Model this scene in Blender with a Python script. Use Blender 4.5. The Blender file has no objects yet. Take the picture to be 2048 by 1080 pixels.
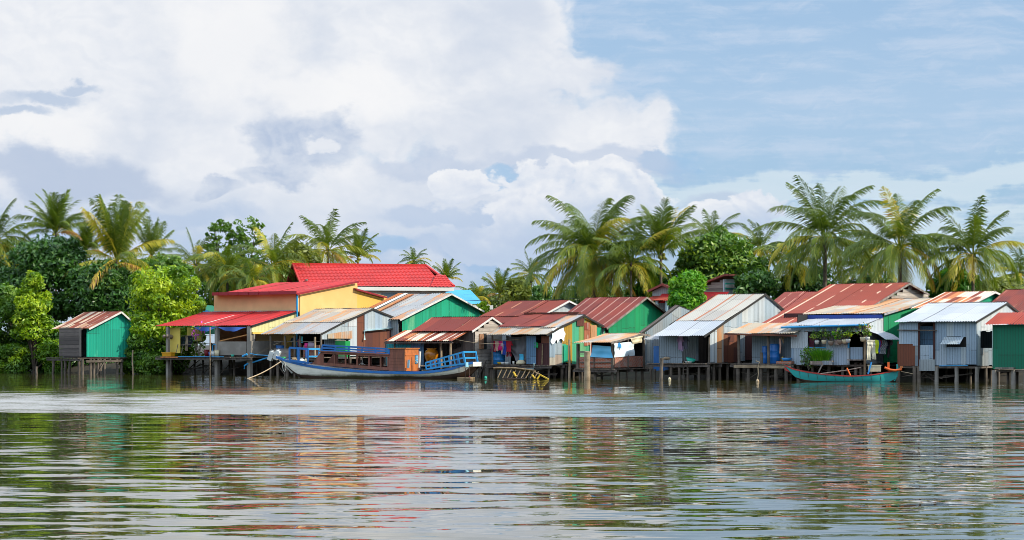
import bpy, math, random
import numpy as np
from math import sin, cos, pi, radians, atan2, sqrt, floor, tan, exp
from mathutils import Vector, Matrix
random.seed(7)
R = random.random
def ru(a, b): return a + (b - a) * random.random()
SC = bpy.context.scene
COL = SC.collection

# ------------------------------------------------------------------ camera
FPX, CAMH, HZ = 3800.0, 2.03, 690.0          # focal length in photo pixels, eye height, horizon row
cam = bpy.data.cameras.new('camera'); camo = bpy.data.objects.new('camera', cam); COL.objects.link(camo)
camo.location = (0, 0, CAMH); camo.rotation_euler = (pi/2, 0, 0)
cam.sensor_width = 36; cam.lens = 36*FPX/2048; cam.shift_y = (HZ-540)/2048; cam.clip_end = 20000
SC.camera = camo
SC.view_settings.view_transform = 'Standard'; SC.view_settings.look = 'None'
SC.view_settings.exposure = 0.0; SC.view_settings.gamma = 1
SC.cycles.filter_width = 0.9
SC.cycles.max_bounces = 6; SC.cycles.transparent_max_bounces = 4
SC.cycles.caustics_reflective = False; SC.cycles.caustics_refractive = False

# ------------------------------------------------------------------ sun
SUN_AZ, SUN_EL = radians(109), radians(35)     # azimuth clockwise from +Y (view direction)
sun = bpy.data.lights.new('sun', 'SUN'); suno = bpy.data.objects.new('sun', sun); COL.objects.link(suno)
sun.energy = 5.0; sun.angle = radians(0.6); sun.color = (1, .91, .74)
sd = Vector((sin(SUN_AZ)*cos(SUN_EL), cos(SUN_AZ)*cos(SUN_EL), sin(SUN_EL)))
suno.rotation_euler = sd.to_track_quat('Z', 'Y').to_euler()

def lin(v): return v/12.92 if v <= .04045 else ((v+.055)/1.055)**2.4
def hx(s, k=1.0):
    s = s.lstrip('#'); return tuple(lin(int(s[i:i+2], 16)/255)*k for i in (0, 2, 4)) + (1,)

# ------------------------------------------------------------------ node expression helper
class NT:
    def __init__(s, tree): s.t = tree; s.n = tree.nodes; s.l = tree.links
    def new(s, typ, **kw):
        n = s.n.new(typ)
        for k, v in kw.items(): setattr(n, k, v)
        return n
    def put(s, sock, v):
        if isinstance(v, E): s.l.new(v.s, sock)
        elif isinstance(v, bpy.types.NodeSocket): s.l.new(v, sock)
        elif v is not None: sock.default_value = v
    def math(s, op, a, b=None, c=None, clamp=False):
        n = s.new('ShaderNodeMath', operation=op, use_clamp=clamp)
        s.put(n.inputs[0], a)
        if b is not None: s.put(n.inputs[1], b)
        if c is not None: s.put(n.inputs[2], c)
        return E(s, n.outputs[0])
    def vec(s, x, y, z=0.0):
        n = s.new('ShaderNodeCombineXYZ')
        for i, v in enumerate((x, y, z)): s.put(n.inputs[i], v)
        return n.outputs[0]
    def noise(s, v, scale=1, detail=4, rough=.55, dist=0):
        n = s.new('ShaderNodeTexNoise'); s.put(n.inputs['Vector'], v)
        n.inputs['Scale'].default_value = scale; n.inputs['Detail'].default_value = detail
        n.inputs['Roughness'].default_value = rough; n.inputs['Distortion'].default_value = dist
        return E(s, n.outputs[0])
    def white(s, v):
        n = s.new('ShaderNodeTexWhiteNoise', noise_dimensions='1D'); s.put(n.inputs['W'], v); return E(s, n.outputs['Value'])
    def ss(s, v, a, b):
        n = s.new('ShaderNodeMapRange', interpolation_type='SMOOTHSTEP'); s.put(n.inputs[0], v)
        n.inputs[1].default_value = a; n.inputs[2].default_value = b; return E(s, n.outputs[0])
    def mix(s, f, a, b, mode='MIX'):
        n = s.new('ShaderNodeMix', data_type='RGBA', blend_type=mode)
        s.put(n.inputs[0], f); s.put(n.inputs[6], a); s.put(n.inputs[7], b); return n.outputs[2]
    def ramp(s, f, stops, const=False):
        n = s.new('ShaderNodeValToRGB'); s.put(n.inputs[0], f); cr = n.color_ramp
        cr.interpolation = 'CONSTANT' if const else 'LINEAR'
        while len(cr.elements) < len(stops): cr.elements.new(.5)
        for e, (p, c) in zip(cr.elements, stops): e.position = p; e.color = c
        return n.outputs[0]
class E:
    def __init__(s, nt, sock): s.nt = nt; s.s = sock
    def __add__(s, o): return s.nt.math('ADD', s, o)
    __radd__ = __add__
    def __sub__(s, o): return s.nt.math('SUBTRACT', s, o)
    def __rsub__(s, o): return s.nt.math('SUBTRACT', o, s)
    def __mul__(s, o): return s.nt.math('MULTIPLY', s, o)
    __rmul__ = __mul__
    def __truediv__(s, o): return s.nt.math('DIVIDE', s, o)
    def max(s, o): return s.nt.math('MAXIMUM', s, o)
    def min(s, o): return s.nt.math('MINIMUM', s, o)
    def cl(s): return s.nt.math('ADD', s, 0.0, clamp=True)

# ------------------------------------------------------------------ sky (directional, at infinity)
def build_world():
    w = bpy.data.worlds.new('World'); SC.world = w; w.use_nodes = True
    T = NT(w.node_tree); T.n.clear()
    out = T.new('ShaderNodeOutputWorld'); bg = T.new('ShaderNodeBackground'); bg.inputs[1].default_value = 1.0
    sky = T.new('ShaderNodeTexSky', sky_type='NISHITA'); sky.sun_disc = False
    sky.sun_elevation = SUN_EL; sky.sun_rotation = SUN_AZ; sky.dust_density = .6; sky.ozone_density = 1.5
    tc = T.new('ShaderNodeTexCoord'); sp = T.new('ShaderNodeSeparateXYZ'); T.l.new(tc.outputs['Generated'], sp.inputs[0])
    x, y, z = (E(T, sp.outputs[i]) for i in range(3))
    az = T.math('ARCTAN2', x, y); el = T.math('ARCSINE', z.max(-.999).min(.999))
    X = az*38.2 + 10.24                       # hundreds of photo pixels
    Y = 6.9 - el*38.2
    P = T.vec(X, Y*1.25)
    Ps = T.vec(X*.28, Y*2.0)
    nA = T.noise(P, .55, 8, .6)               # cloud fbm
    nB = T.noise(T.vec(X+5.3, Y*1.25+9.1), 1.4, 6, .62)
    nC = T.noise(T.vec(X*.8+2.7, Y*1.3+3.3), .32, 6, .5)
    nAo = T.noise(T.vec(X+.16, Y*1.25-.2), .55, 8, .6)
    w1 = (nA-.5)*1.6 + (nB-.5)*1.2
    X0, Y0 = X, Y
    wa, wb = T.noise(T.vec(X*.5+31, Y*.7), 1.0, 9, .54), T.noise(T.vec(X*.5, Y*.7+47), 1.0, 9, .54)
    X = X0 + (wa-.5)*2.6; Y = Y0 + (wb-.5)*2.0
    def vor(x_, y_, sc):
        n = T.new('ShaderNodeTexVoronoi', feature='SMOOTH_F1', voronoi_dimensions='2D'); T.l.new(T.vec(x_, y_), n.inputs['Vector']); n.inputs['Scale'].default_value = sc; n.inputs['Smoothness'].default_value = .6
        return E(T, n.outputs['Distance'])
    def puff(x_, y_): return vor(x_, y_*1.3, 1.5)*.7 + vor(x_, y_*1.3, 3.6)*.35
    bil = ((puff(X+.10, Y-.14) - puff(X, Y))*2.2 + .5).cl()      # rounded billows lit from upper right
    def blob(cx, cy, rx, ry):
        a = (X-cx)/rx; b = (Y-cy)/ry
        return 1.0 - T.math('SQRT', a*a + b*b)
    def union(bl):  # soft union of warped ellipses
        m = blob(*bl[0])
        for b in bl[1:]: m = T.math('SMOOTH_MAX', m, blob(*b), .15)
        return m
    sky0 = T.mix(1.0, sky.outputs[0], (0.10, 0.10, 0.10, 1), 'MULTIPLY')
    blue = T.ramp((Y/8.0).cl(), [(0, hx('abcdf0')), (.30, hx('b6d4f3')), (.48, hx('a8cdee')), (.62, hx('b2d3ec')), (.85, hx('c4daec'))])
    base = T.mix(.82, sky0, blue)
    # thin high veil
    nV = T.noise(Ps, 1.6, 7, .55); nV2 = T.noise(T.vec(X*.6+4, Y*3.0), 1.5, 5, .6)
    veil = T.ss(nV*.65+nV2*.35, .42, .68)
    base = T.mix(veil*.55, base, hx('d3e0f3'))
    # low band of pale cirrus right
    lb = T.ss(union([(17.2, 3.7, 3.6, .42), (14.5, 3.75, 1.7, .45), (20.3, 3.6, 2.5, .5), (16.5, 4.6, 5, .6)]) + (nV-.5)*1.6 + w1*.35, -.05, .35)
    base = T.mix(lb*.8, base, hx('d7e8f3'))
    # big white mass
    dens = union([(3.2, 1.2, 7.0, 3.6), (8.0, 1.4, 4.0, 2.4), (10.2, .7, 1.7, 1.3), (11.2, 1.45, 1.25, .6), (10.9, 2.7, 2.9, 1.0), (12.6, 2.8, 1.1, .75), (3.0, 4.6, 8, 2.0), (8.0, 4.4, 4.5, 1.7), (-6, 0, 8, 6)])
    m1 = T.ss(dens + w1*.22 + (bil-.5)*.12, -.04, .36)
    lit = ((nA - nAo)*4.0 + .5).cl()*.5 + bil*.5
    shade = T.ss(nC + (nA-.5)*.35, .40, .64)
    cw = T.mix(shade, hx('f6f8fc'), hx('dbe3f0'))
    cw = T.mix((1.0-lit)*.34, cw, hx('cdd8ea'))
    hi = T.ss(union([(4.6, 1.0, 2.0, 1.6), (.9, 2.8, 2.0, .6), (6.5, 1.9, 3.0, .6)]) + w1*.5, -.1, .7)
    cw = T.mix(hi*.8, cw, hx('fdfdfe'))
    low = T.ss(Y0 + (nC-.5)*1.6, 3.1, 4.6)
    cw = T.mix(low*.55, cw, hx('ccd9ec'))
    c = T.mix(m1, base, cw)
    # grey blue shadowed clouds
    g1 = T.ss(union([(6.0, 2.9, 1.25, .62), (5.2, 2.75, .6, .42), (6.75, 2.75, .5, .6), (5.4, 3.5, .9, .35), (4.2, 3.75, .6, .25)]) + w1*.3, -.08, .34)
    g1 = g1*(1.0 - .8*T.ss(blob(6.45, 3.0, .42, .18)+w1*.3, 0, .4))
    c = T.mix(g1*(.55+.4*bil), c, T.mix(T.ss(nB, .35, .65), hx('b9c9e2'), hx('cfdaeb')))
    g2 = T.ss(union([(1.1, 2.15, 1.1, .22), (.4, 2.45, .7, .15), (1.7, 1.95, .5, .16)]) + w1*.5, -.1, .6)
    c = T.mix(g2*.75, c, hx('b5c8e2'))
    g3 = T.ss(union([(0.6, 3.5, 2.4, .5), (2.0, 3.7, 1.5, .45), (-2, 3.4, 3, .5)]) + w1*.35, -.15, .5)
    c = T.mix(g3*.85, c, hx('bccbe3'))
    g4 = T.ss(union([(3.0, 4.5, 3.0, .42), (.5, 4.6, 3, .5), (9.0, 4.3, 1.9, .3), (9.3, 5.0, 2, .35)]) + w1*.5, .0, .45)
    c = T.mix(g4*.65, c, hx('bacde8'))
    # blue gaps
    b1 = T.ss(union([(10.15, 3.55, .55, .26), (9.6, 3.75, .3, .12), (7.6, 5.0, .9, .3), (10.2, 5.3, 1.3, .35), (13.4, 3.2, .9, .2)]) + w1*.4, .0, .4)
    c = T.mix(b1*.75, c, hx('a3c8ea'))
    g5 = T.ss(union([(12.3, 3.25, 1.7, .32), (11.0, 3.2, 1.4, .3), (8.6, 3.3, 1.4, .3), (14.3, 3.9, .9, .3)]) + w1*.4, -.1, .5)
    c = T.mix(g5*.6, c, hx('bccce5'))
    lowb = T.ss(Y0 + (nC-.5)*1.2, 3.9, 5.3)*(1.0 - T.ss(X0, 13.5, 17)); c = T.mix(lowb*.62*T.ss(nA, .62, .38), c, hx('a9c4e6'))
    # low cumulus
    cu = union([(10.7, 4.0, 1.1, .75), (11.0, 3.62, .5, .38), (12.35, 3.72, .6, .42), (11.9, 4.2, 1.6, .8), (9.3, 3.7, .45, .35), (15.1, 4.05, .75, .48), (14.4, 4.4, 1.3, .5), (10.5, 4.8, 1.8, .6)])
    nP = T.noise(P, 1.9, 6, .55)
    m2 = T.ss(cu + w1*.16 + (nP-.5)*.3 + (bil-.5)*.2, .0, .16)
    sh2 = T.ss(Y0 + (nA-.5)*2.2 - 3.75, .0, 1.1)
    cc = T.mix(sh2, hx('fbfcfe'), hx('c6d6ec'))
    cc = T.mix((1.0-lit)*.6, cc, hx('bccde8'))
    c = T.mix(m2*.93, c, cc)
    # anything above the frame: bright broken cloud
    top = T.ss(T.noise(T.vec(X*.35, Y*.3), .5, 5, .55), .42, .6)
    up = T.ss(Y0, 0.2, -2.5)
    c = T.mix(up*.8, c, T.mix(top, hx('bdd6f1'), hx('eef3fa')))
    c = T.mix(T.ss(Y0, 6.95, 7.4), c, hx('3a4436'))
    T.put(bg.inputs[1], up*1.0 + .96)
    T.l.new(c, bg.inputs[0]); T.l.new(bg.outputs[0], out.inputs[0])
build_world()

# ------------------------------------------------------------------ materials
MATS = {}
def mat(name):
    m = bpy.data.materials.new(name); m.use_nodes = True; T = NT(m.node_tree)
    b = T.n['Principled BSDF']; MATS[name] = m; return m, T, b
def uvw(T):
    n = T.new('ShaderNodeUVMap'); sp = T.new('ShaderNodeSeparateXYZ'); T.l.new(n.outputs[0], sp.inputs[0])
    return n.outputs[0], E(T, sp.outputs[0]), E(T, sp.outputs[1])
RUST = ('a8552a', '7a3418')
def tin(name, cols, rust=.2, rustc=RUST, seam=None, seamp=.3, rough=.72, vlen=2.4, wid=.8, metal=0.0, stain=.5, streakp=0, streakc='b06030', streakc2=None, rib=.3, ribp=.15):
    """painted or galvanised sheet: each 0.8 m sheet has its own tone; rust runs down it"""
    m, T, b = mat(name); v, U, V = uvw(T)
    si = T.math('FLOOR', U/wid); sj = T.math('FLOOR', V/vlen + T.white(si*3.1+.7)*.3)
    wn = T.white(si + sj*17.3)
    n = len(cols); c = T.ramp(wn, [(i/n, hx(q)) for i, q in enumerate(cols)], True)
    n1 = T.noise(T.vec(U*5.0, V*.55), 1.0, 6, .62); n2 = T.noise(T.vec(U, V), 9, 5, .6); n3 = T.noise(T.vec(U*.35, V*.3), 1.0, 4, .5)
    c = T.mix(((n2-.5)*1.0+.5).cl()*.35*stain, c, hx('3c3530'))
    c = T.mix(T.ss(n3 + n1*.5, .55, 1.0)*.35*stain, c, hx('4a4038'))
    if streakp:
        sm = T.ss(T.noise(T.vec(U*1.5+7.7, V*.32+si*.5), 1.0, 6, .62) + (T.white(si*7.7+2.2)-.5)*.35, 1-streakp-.02, 1-streakp+.14)
        c = T.mix(sm*.85, c, T.mix(n2, hx(streakc), hx(streakc2 or streakc)))
    if rust > 0:
        rm = T.ss(n1*.6 + n3*.5 + (wn-.5)*.25, .86-rust*.5, 1.0-rust*.5)
        rc = T.mix(n2, hx(rustc[0]), hx(rustc[1]))
        c = T.mix(rm*.85, c, rc)
    if seam:
        fr = T.math('FRACT', U/wid); nm = T.ss(T.noise(T.vec(si*5.5, V*.8), 1.0, 3, .5) + (T.white(si+9.1)-.5)*.5, .5-seamp*.4, .56-seamp*.4)
        s = (1.0 - T.ss(fr, .07, .12))*nm
        c = T.mix(s*.85, c, hx(seam))
    lf = T.math('FRACT', V/vlen + T.white(si*3.1+.7)*.3); c = T.mix((1.0-T.ss(lf, .012, .03))*.45*T.ss(n2, .3, .55), c, hx('2a2420'))
    b.inputs['Specular IOR Level'].default_value = .25
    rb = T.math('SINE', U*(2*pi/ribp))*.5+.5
    c = T.mix((1.0-T.ss(rb, .0, .55))*rib*(n2*1.2+.2), c, hx('2e2a26'))  # dark stripes painted into the colour as groove shade plus grime, so ribs show
    b.inputs['Roughness'].default_value = rough; b.inputs['Metallic'].default_value = metal
    T.l.new(c, b.inputs['Base Color'])
    bp = T.new('ShaderNodeBump'); bp.inputs['Strength'].default_value = .35; bp.inputs['Distance'].default_value = .02
    T.put(bp.inputs['Height'], T.noise(T.vec(U, V), 3.0, 5, .6)); T.l.new(bp.outputs[0], b.inputs['Normal'])
    return m
def plain(name, col, rough=.6, var=.25, col2=None, scale=3, bump=.2, metal=0, spec=.5):
    m, T, b = mat(name)
    tc = T.new('ShaderNodeTexCoord'); n = T.noise(tc.outputs['Object'], scale, 6, .6); n2 = T.noise(tc.outputs['Object'], scale*.25, 4, .5)
    c = T.mix(T.ss(n*.5+n2*.5, .38, .62)*(1.0 if col2 else var), hx(col), hx(col2) if col2 else hx('302c28'))
    T.l.new(c, b.inputs['Base Color']); b.inputs['Roughness'].default_value = rough; b.inputs['Metallic'].default_value = metal
    b.inputs['Specular IOR Level'].default_value = spec
    if bump:
        bp = T.new('ShaderNodeBump'); bp.inputs['Strength'].default_value = bump; bp.inputs['Distance'].default_value = .02
        T.put(bp.inputs['Height'], T.noise(tc.outputs['Object'], scale*4, 4, .6)); T.l.new(bp.outputs[0], b.inputs['Normal'])
    return m
def wood(name, cols, wid=.18, rough=.85):
    m, T, b = mat(name); v, U, V = uvw(T)
    wn = T.white(T.math('FLOOR', U/wid)); n = len(cols)
    c = T.ramp(wn, [(i/n, hx(q)) for i, q in enumerate(cols)], True)
    g = T.noise(T.vec(U*22, V*1.2), 1.0, 5, .65); g2 = T.noise(T.vec(U*2, V*2), 1.0, 4, .6)
    c = T.mix(T.ss(g, .35, .7)*.45, c, hx('2a2320')); c = T.mix(T.ss(g2, .5, .75)*.4, c, hx('3a332e'))
    T.l.new(c, b.inputs['Base Color']); b.inputs['Roughness'].default_value = rough
    bp = T.new('ShaderNodeBump'); bp.inputs['Strength'].default_value = .4; bp.inputs['Distance'].default_value = .01
    T.put(bp.inputs['Height'], g); T.l.new(bp.outputs[0], b.inputs['Normal'])
    return m
def leafmat(name, stops, trans=.35, rough=.45):
    m, T, b = mat(name)
    at = T.new('ShaderNodeAttribute', attribute_name='tone'); t = E(T, at.outputs['Fac'])
    c = T.ramp(t, [(p, hx(q)) for p, q in stops])
    T.l.new(c, b.inputs['Base Color']); b.inputs['Roughness'].default_value = rough
    tr = T.new('ShaderNodeBsdfTranslucent'); T.l.new(T.mix(1.0, c, hx('ffffb0'), 'MULTIPLY'), tr.inputs[0])
    mx = T.new('ShaderNodeMixShader'); mx.inputs[0].default_value = trans
    T.l.new(b.outputs[0], mx.inputs[1]); T.l.new(tr.outputs[0], mx.inputs[2])
    T.l.new(mx.outputs[0], T.n['Material Output'].inputs[0])
    return m
GALV = ['aab4ba', '9aa6ae', 'b8bec0', '8f9ca6', 'a5adb0']
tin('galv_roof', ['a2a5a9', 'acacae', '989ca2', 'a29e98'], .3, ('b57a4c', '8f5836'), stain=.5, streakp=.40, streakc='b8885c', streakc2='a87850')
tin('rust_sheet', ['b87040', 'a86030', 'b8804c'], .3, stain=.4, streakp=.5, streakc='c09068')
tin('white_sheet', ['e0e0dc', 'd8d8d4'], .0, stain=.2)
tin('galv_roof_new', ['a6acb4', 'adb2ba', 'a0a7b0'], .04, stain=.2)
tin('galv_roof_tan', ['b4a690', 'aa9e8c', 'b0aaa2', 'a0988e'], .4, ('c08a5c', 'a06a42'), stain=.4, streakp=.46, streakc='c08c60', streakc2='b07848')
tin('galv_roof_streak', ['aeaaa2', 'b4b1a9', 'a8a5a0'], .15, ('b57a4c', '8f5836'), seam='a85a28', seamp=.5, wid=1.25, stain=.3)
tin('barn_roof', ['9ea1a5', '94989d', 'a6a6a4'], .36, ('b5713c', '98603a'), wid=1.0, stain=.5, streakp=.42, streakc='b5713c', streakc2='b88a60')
tin('dark_red_roof', ['7a3429', '83372b', '72302a'], .08, ('8a4028', '5a2018'), seam='b88060', seamp=-.3, stain=.25)
tin('dark_red_seamed', ['7c342c', '86372c', '74302a'], .10, ('9a4a2c', '5a2018'), seam='dccabc', seamp=.6, wid=.75, stain=.25)
tin('plum_roof', ['8a443c', '924a42', '823f38'], .08, ('9a5038', '6a2a22'), seam='b08070', seamp=-.3, stain=.2)
tin('rust_stripe_roof', ['7c3826', 'a5562c', 'd8c4ac', '8c4028', 'c0784a', 'e0d0bc'], .45, ('b4602c', '7a3018'), seam='ece0d0', seamp=.6, wid=.42, stain=.3)
tin('rust_red_spotted', ['8c4032', '964232', '843a2c'], .3, ('c06a34', 'a85028'), seam='d8b8a0', seamp=.5, wid=1.3, stain=.3)
tin('old_rust_roof', ['a8664a', 'c89878', '8c4434', 'd8bca0', '9a5038'], .4, ('9a4428', '6a2a1c'), seam='e6d8c8', seamp=.7, wid=.5, stain=.3)
tin('bright_red_roof', ['ba2226', 'b22024', 'c2282c'], .1, ('8a3430', 'a85048'), seam='c84850', seamp=-.2, stain=.5, rough=.7)
tin('brick_red_roof', ['a8422e', '9c3a2a'], .12, ('8a3020', '702818'), stain=.2)
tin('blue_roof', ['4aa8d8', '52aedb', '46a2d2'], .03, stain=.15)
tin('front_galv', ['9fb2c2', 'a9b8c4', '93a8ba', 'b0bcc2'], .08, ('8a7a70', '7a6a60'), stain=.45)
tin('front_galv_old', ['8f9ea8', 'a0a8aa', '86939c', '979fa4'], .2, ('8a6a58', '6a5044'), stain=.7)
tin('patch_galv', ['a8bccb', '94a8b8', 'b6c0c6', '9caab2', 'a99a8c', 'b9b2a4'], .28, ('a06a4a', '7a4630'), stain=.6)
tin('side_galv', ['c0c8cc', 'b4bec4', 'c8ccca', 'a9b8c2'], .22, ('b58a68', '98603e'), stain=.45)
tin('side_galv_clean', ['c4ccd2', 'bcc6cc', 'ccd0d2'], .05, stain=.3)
tin('rust_wall', ['7a4632', '6a3a2c', '84523c', '5e3630'], .35, ('8a4a2c', '5e3020'), stain=.5)
tin('maroon_wall', ['4a2a2c', '522e2e', '442628'], .12, ('6a3a2c', '4a2820'), stain=.3)
tin('green_wall', ['10a07a', '0e9a74', '16a680'], .0, stain=.3, streakp=.34, streakc='80b084', streakc2='40a884')
tin('green_wall_clean', ['149060', '128a5c', '16965f'], .0, stain=.16)
tin('teal_green_wall', ['0f9a80', '0e947c', '12a288'], .0, stain=.15, streakp=.22, streakc='58c0a0')
tin('green_shed_wall', ['0d6a50', '0c664c', '0e6e54'], .0, stain=.25, wid=2)
tin('patch_green_wall', ['48a478', '6aa878', '58ac78', '80a058', 'b08a30', '4aac84', '98a048'], .22, ('b07020', '8a5020'), stain=.35)
tin('teal_tin', ['22a0a8', '1e98a4', '28a8b0'], .1, ('8a7a68', '6a5a50'), stain=.4)
tin('bluegrey_sheet', ['5f83a2', '6488a6', '587c9a'], .14, ('7a5a48', '5a4438'), stain=.5)
tin('cream_clad', ['d2cc94', 'd0ca90', 'd6d09a'], .0, stain=.15)
wood('weathered_wood', ['8a8078', '7a7068', '958a80', '6e655e'])
wood('dark_wood', ['5c534e', '6a605a', '4e4642', '645a54'])
wood('pale_wood', ['b0a498', 'a3978b', 'bcb0a4', '988c80'])
wood('deck_wood', ['6a5e54', '7a6e62', '5c5148'], .2)
wood('boat_brown', ['84503c', '8c5442', '7c4a38'], .22, .7)
wood('orange_wood', ['c8763c', 'c27038', 'cc7c42'], .3, .6)
plain('pile', '6e6358', .9, col2='4a423a', scale=2)
plain('pile_pale', 'a08c72', .9, col2='7a6852', scale=3)
plain('concrete', '8e8880', .9, col2='78726a', scale=1.2)
plain('render_tan', 'e6b884', .9, .22, scale=.6, bump=.1)
plain('render_yellow', 'dcb458', .9, col2='d4a850', scale=.25, bump=.1)
plain('render_cream', 'dcb878', .9, col2='d2aa68', scale=.5, bump=.1)
plain('render_white', 'dcdad2', .85, .1, scale=.5, bump=.05)
plain('yellow_panel', 'dcc45c', .8, .1, scale=2)
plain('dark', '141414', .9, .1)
plain('maroon_in', '3a1c18', .9, .2)
plain('white_trim', 'cfccc6', .7, .25, scale=4)
plain('black_trim', '24221f', .8, .3)
plain('white_paint', 'd4d2c8', .6, .25, scale=2)
plain('blue_paint', '1668b0', .5, .25, scale=3)
plain('blue_paint_light', '2f96cf', .5, .2, scale=3)
plain('pale_blue_board', '8fc4d8', .6, .3, scale=4)
plain('pipe_blue', '1f8cc4', .4, .1)
plain('pipe_pale', 'b4d4d8', .4, .2)
plain('navy_fascia', '123a8c', .6, .2)
plain('red_fascia', '8c1424', .5, .15)
plain('rope', 'b09a7c', .9, .2)
plain('wire', '1c1c1c', .8, .1)
plain('tarp_grey', '6c6c70', .75, .3, scale=1.5)
plain('tarp_blue', '1450a0', .55, .2)
plain('tarp_lightblue', '5cb0d8', .6, col2='74bcdc', scale=1)
plain('tarp_white', 'cfe2ea', .6, col2='e6ecee', scale=2)
plain('barrel_blue', '1868b4', .4, .15)
plain('barrel_lblue', '2484c8', .4, .15)
plain('jar_glaze', 'c07a14', .25, col2='8a5010', scale=3, bump=0)
plain('plastic_white', 'c8cac6', .45, .2)
plain('plastic_yellow', 'd89a10', .45, .15)
plain('plastic_teal', '20a890', .4, .1)
plain('plastic_orange', 'd8601c', .5, .2)
plain('plastic_green', '18904a', .45, .1)
plain('cream_box', 'd2c6a4', .7, .25, scale=5)
plain('canoe_teal', '1a9490', .5, col2='2a8a88', scale=1.5)
plain('canoe_red', 'a8342e', .6, .3)
plain('hull_brown', '4a3428', .8, col2='30241c', scale=1.5)
plain('bamboo', '9a8464', .8, col2='6e5c44', scale=5)
plain('yellow_paint', 'b8981c', .6, .2)
plain('clay', '8a7a6a', .8, .3)
plain('shutter', '9a7050', .8, col2='6a4a34', scale=5)
plain('glass', '2a3238', .15, .1, bump=0)
plain('trunk', '6e6456', .95, col2='4e463c', scale=6)
plain('trunk_dark', '453a30', .95, .3, scale=5)
plain('coconut', '8a8a28', .6, .2)
plain('tile_red', 'b8201a', .65, col2='a41c16', scale=.6)
def clothmat(c):
    k = 'cloth_'+c
    return MATS.get(k) or plain(k, c, .9, .15, scale=6)
# water line slime on the lower hull of the cargo boat
m, T, b = mat('hull_white')
tc = T.new('ShaderNodeTexCoord'); sp = T.new('ShaderNodeSeparateXYZ'); T.l.new(tc.outputs['Object'], sp.inputs[0])
z = E(T, sp.outputs[2]); x = E(T, sp.outputs[0])
nn = T.noise(tc.outputs['Object'], 1.2, 6, .65); ns = T.noise(T.vec(x*1.5, z*9), 1.0, 5, .6)
c = T.mix(T.ss(ns, .4, .75)*.5, hx('eceade'), hx('b4b0a0'))
c = T.mix((1.0 - T.ss(z + (nn-.5)*.35, .08, .30)), c, hx('4a4628'))
T.l.new(c, b.inputs['Base Color']); b.inputs['Roughness'].default_value = .6
# brick
m, T, b = mat('brick'); v, U, V = uvw(T)
bt = T.new('ShaderNodeTexBrick'); T.l.new(v, bt.inputs['Vector']); bt.inputs['Color1'].default_value = hx('a85a38'); bt.inputs['Color2'].default_value = hx('8a4630')
bt.inputs['Mortar'].default_value = hx('8a8078'); bt.inputs['Scale'].default_value = 1; bt.inputs['Brick Width'].default_value = .22; bt.inputs['Row Height'].default_value = .08; bt.inputs['Mortar Size'].default_value = .012
c = T.mix(T.ss(T.noise(v, 2.5, 5, .6), .5, .7)*.7, bt.outputs[0], hx('8c8078')); T.l.new(c, b.inputs['Base Color']); b.inputs['Roughness'].default_value = .95
# checked cloth
m, T, b = mat('checked_cloth'); tc = T.new('ShaderNodeTexCoord'); ck = T.new('ShaderNodeTexChecker'); T.l.new(tc.outputs['Object'], ck.inputs[0]); ck.inputs['Scale'].default_value = 14
ck.inputs[1].default_value = hx('d8dce0'); ck.inputs[2].default_value = hx('5a6a78'); T.l.new(ck.outputs[0], b.inputs['Base Color']); b.inputs['Roughness'].default_value = .9
# leaves
leafmat('palm_leaf', [(0, '42591e'), (.35, '6c8226'), (.6, '9c9e2e'), (.8, 'cabc38'), (.92, 'c49a48'), (1, '9a7040')], .38, .5)
leafmat('leaf_bright', [(0, '567f14'), (.5, '8aad1e'), (1, 'b8cc2c')], .42)
leafmat('leaf_mid', [(0, '386018'), (.5, '5c8424'), (1, '90ac3c')], .38)
leafmat('leaf_dark', [(0, '2c4e1c'), (.5, '43702a'), (1, '7a9a40')], .3, .4)
leafmat('leaf_olive', [(0, '46581c'), (.5, '6e7c2c'), (1, '98a040')], .4)
leafmat('leaf_lush', [(0, '2e6a10'), (.5, '4f9418'), (1, '8cbc28')], .4)
leafmat('flower_leaf', [(0, '305a18'), (.6, '6c8c20'), (.85, 'c0b830'), (.9, 'a838a8'), (1, 'c040c0')], .3)
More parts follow.
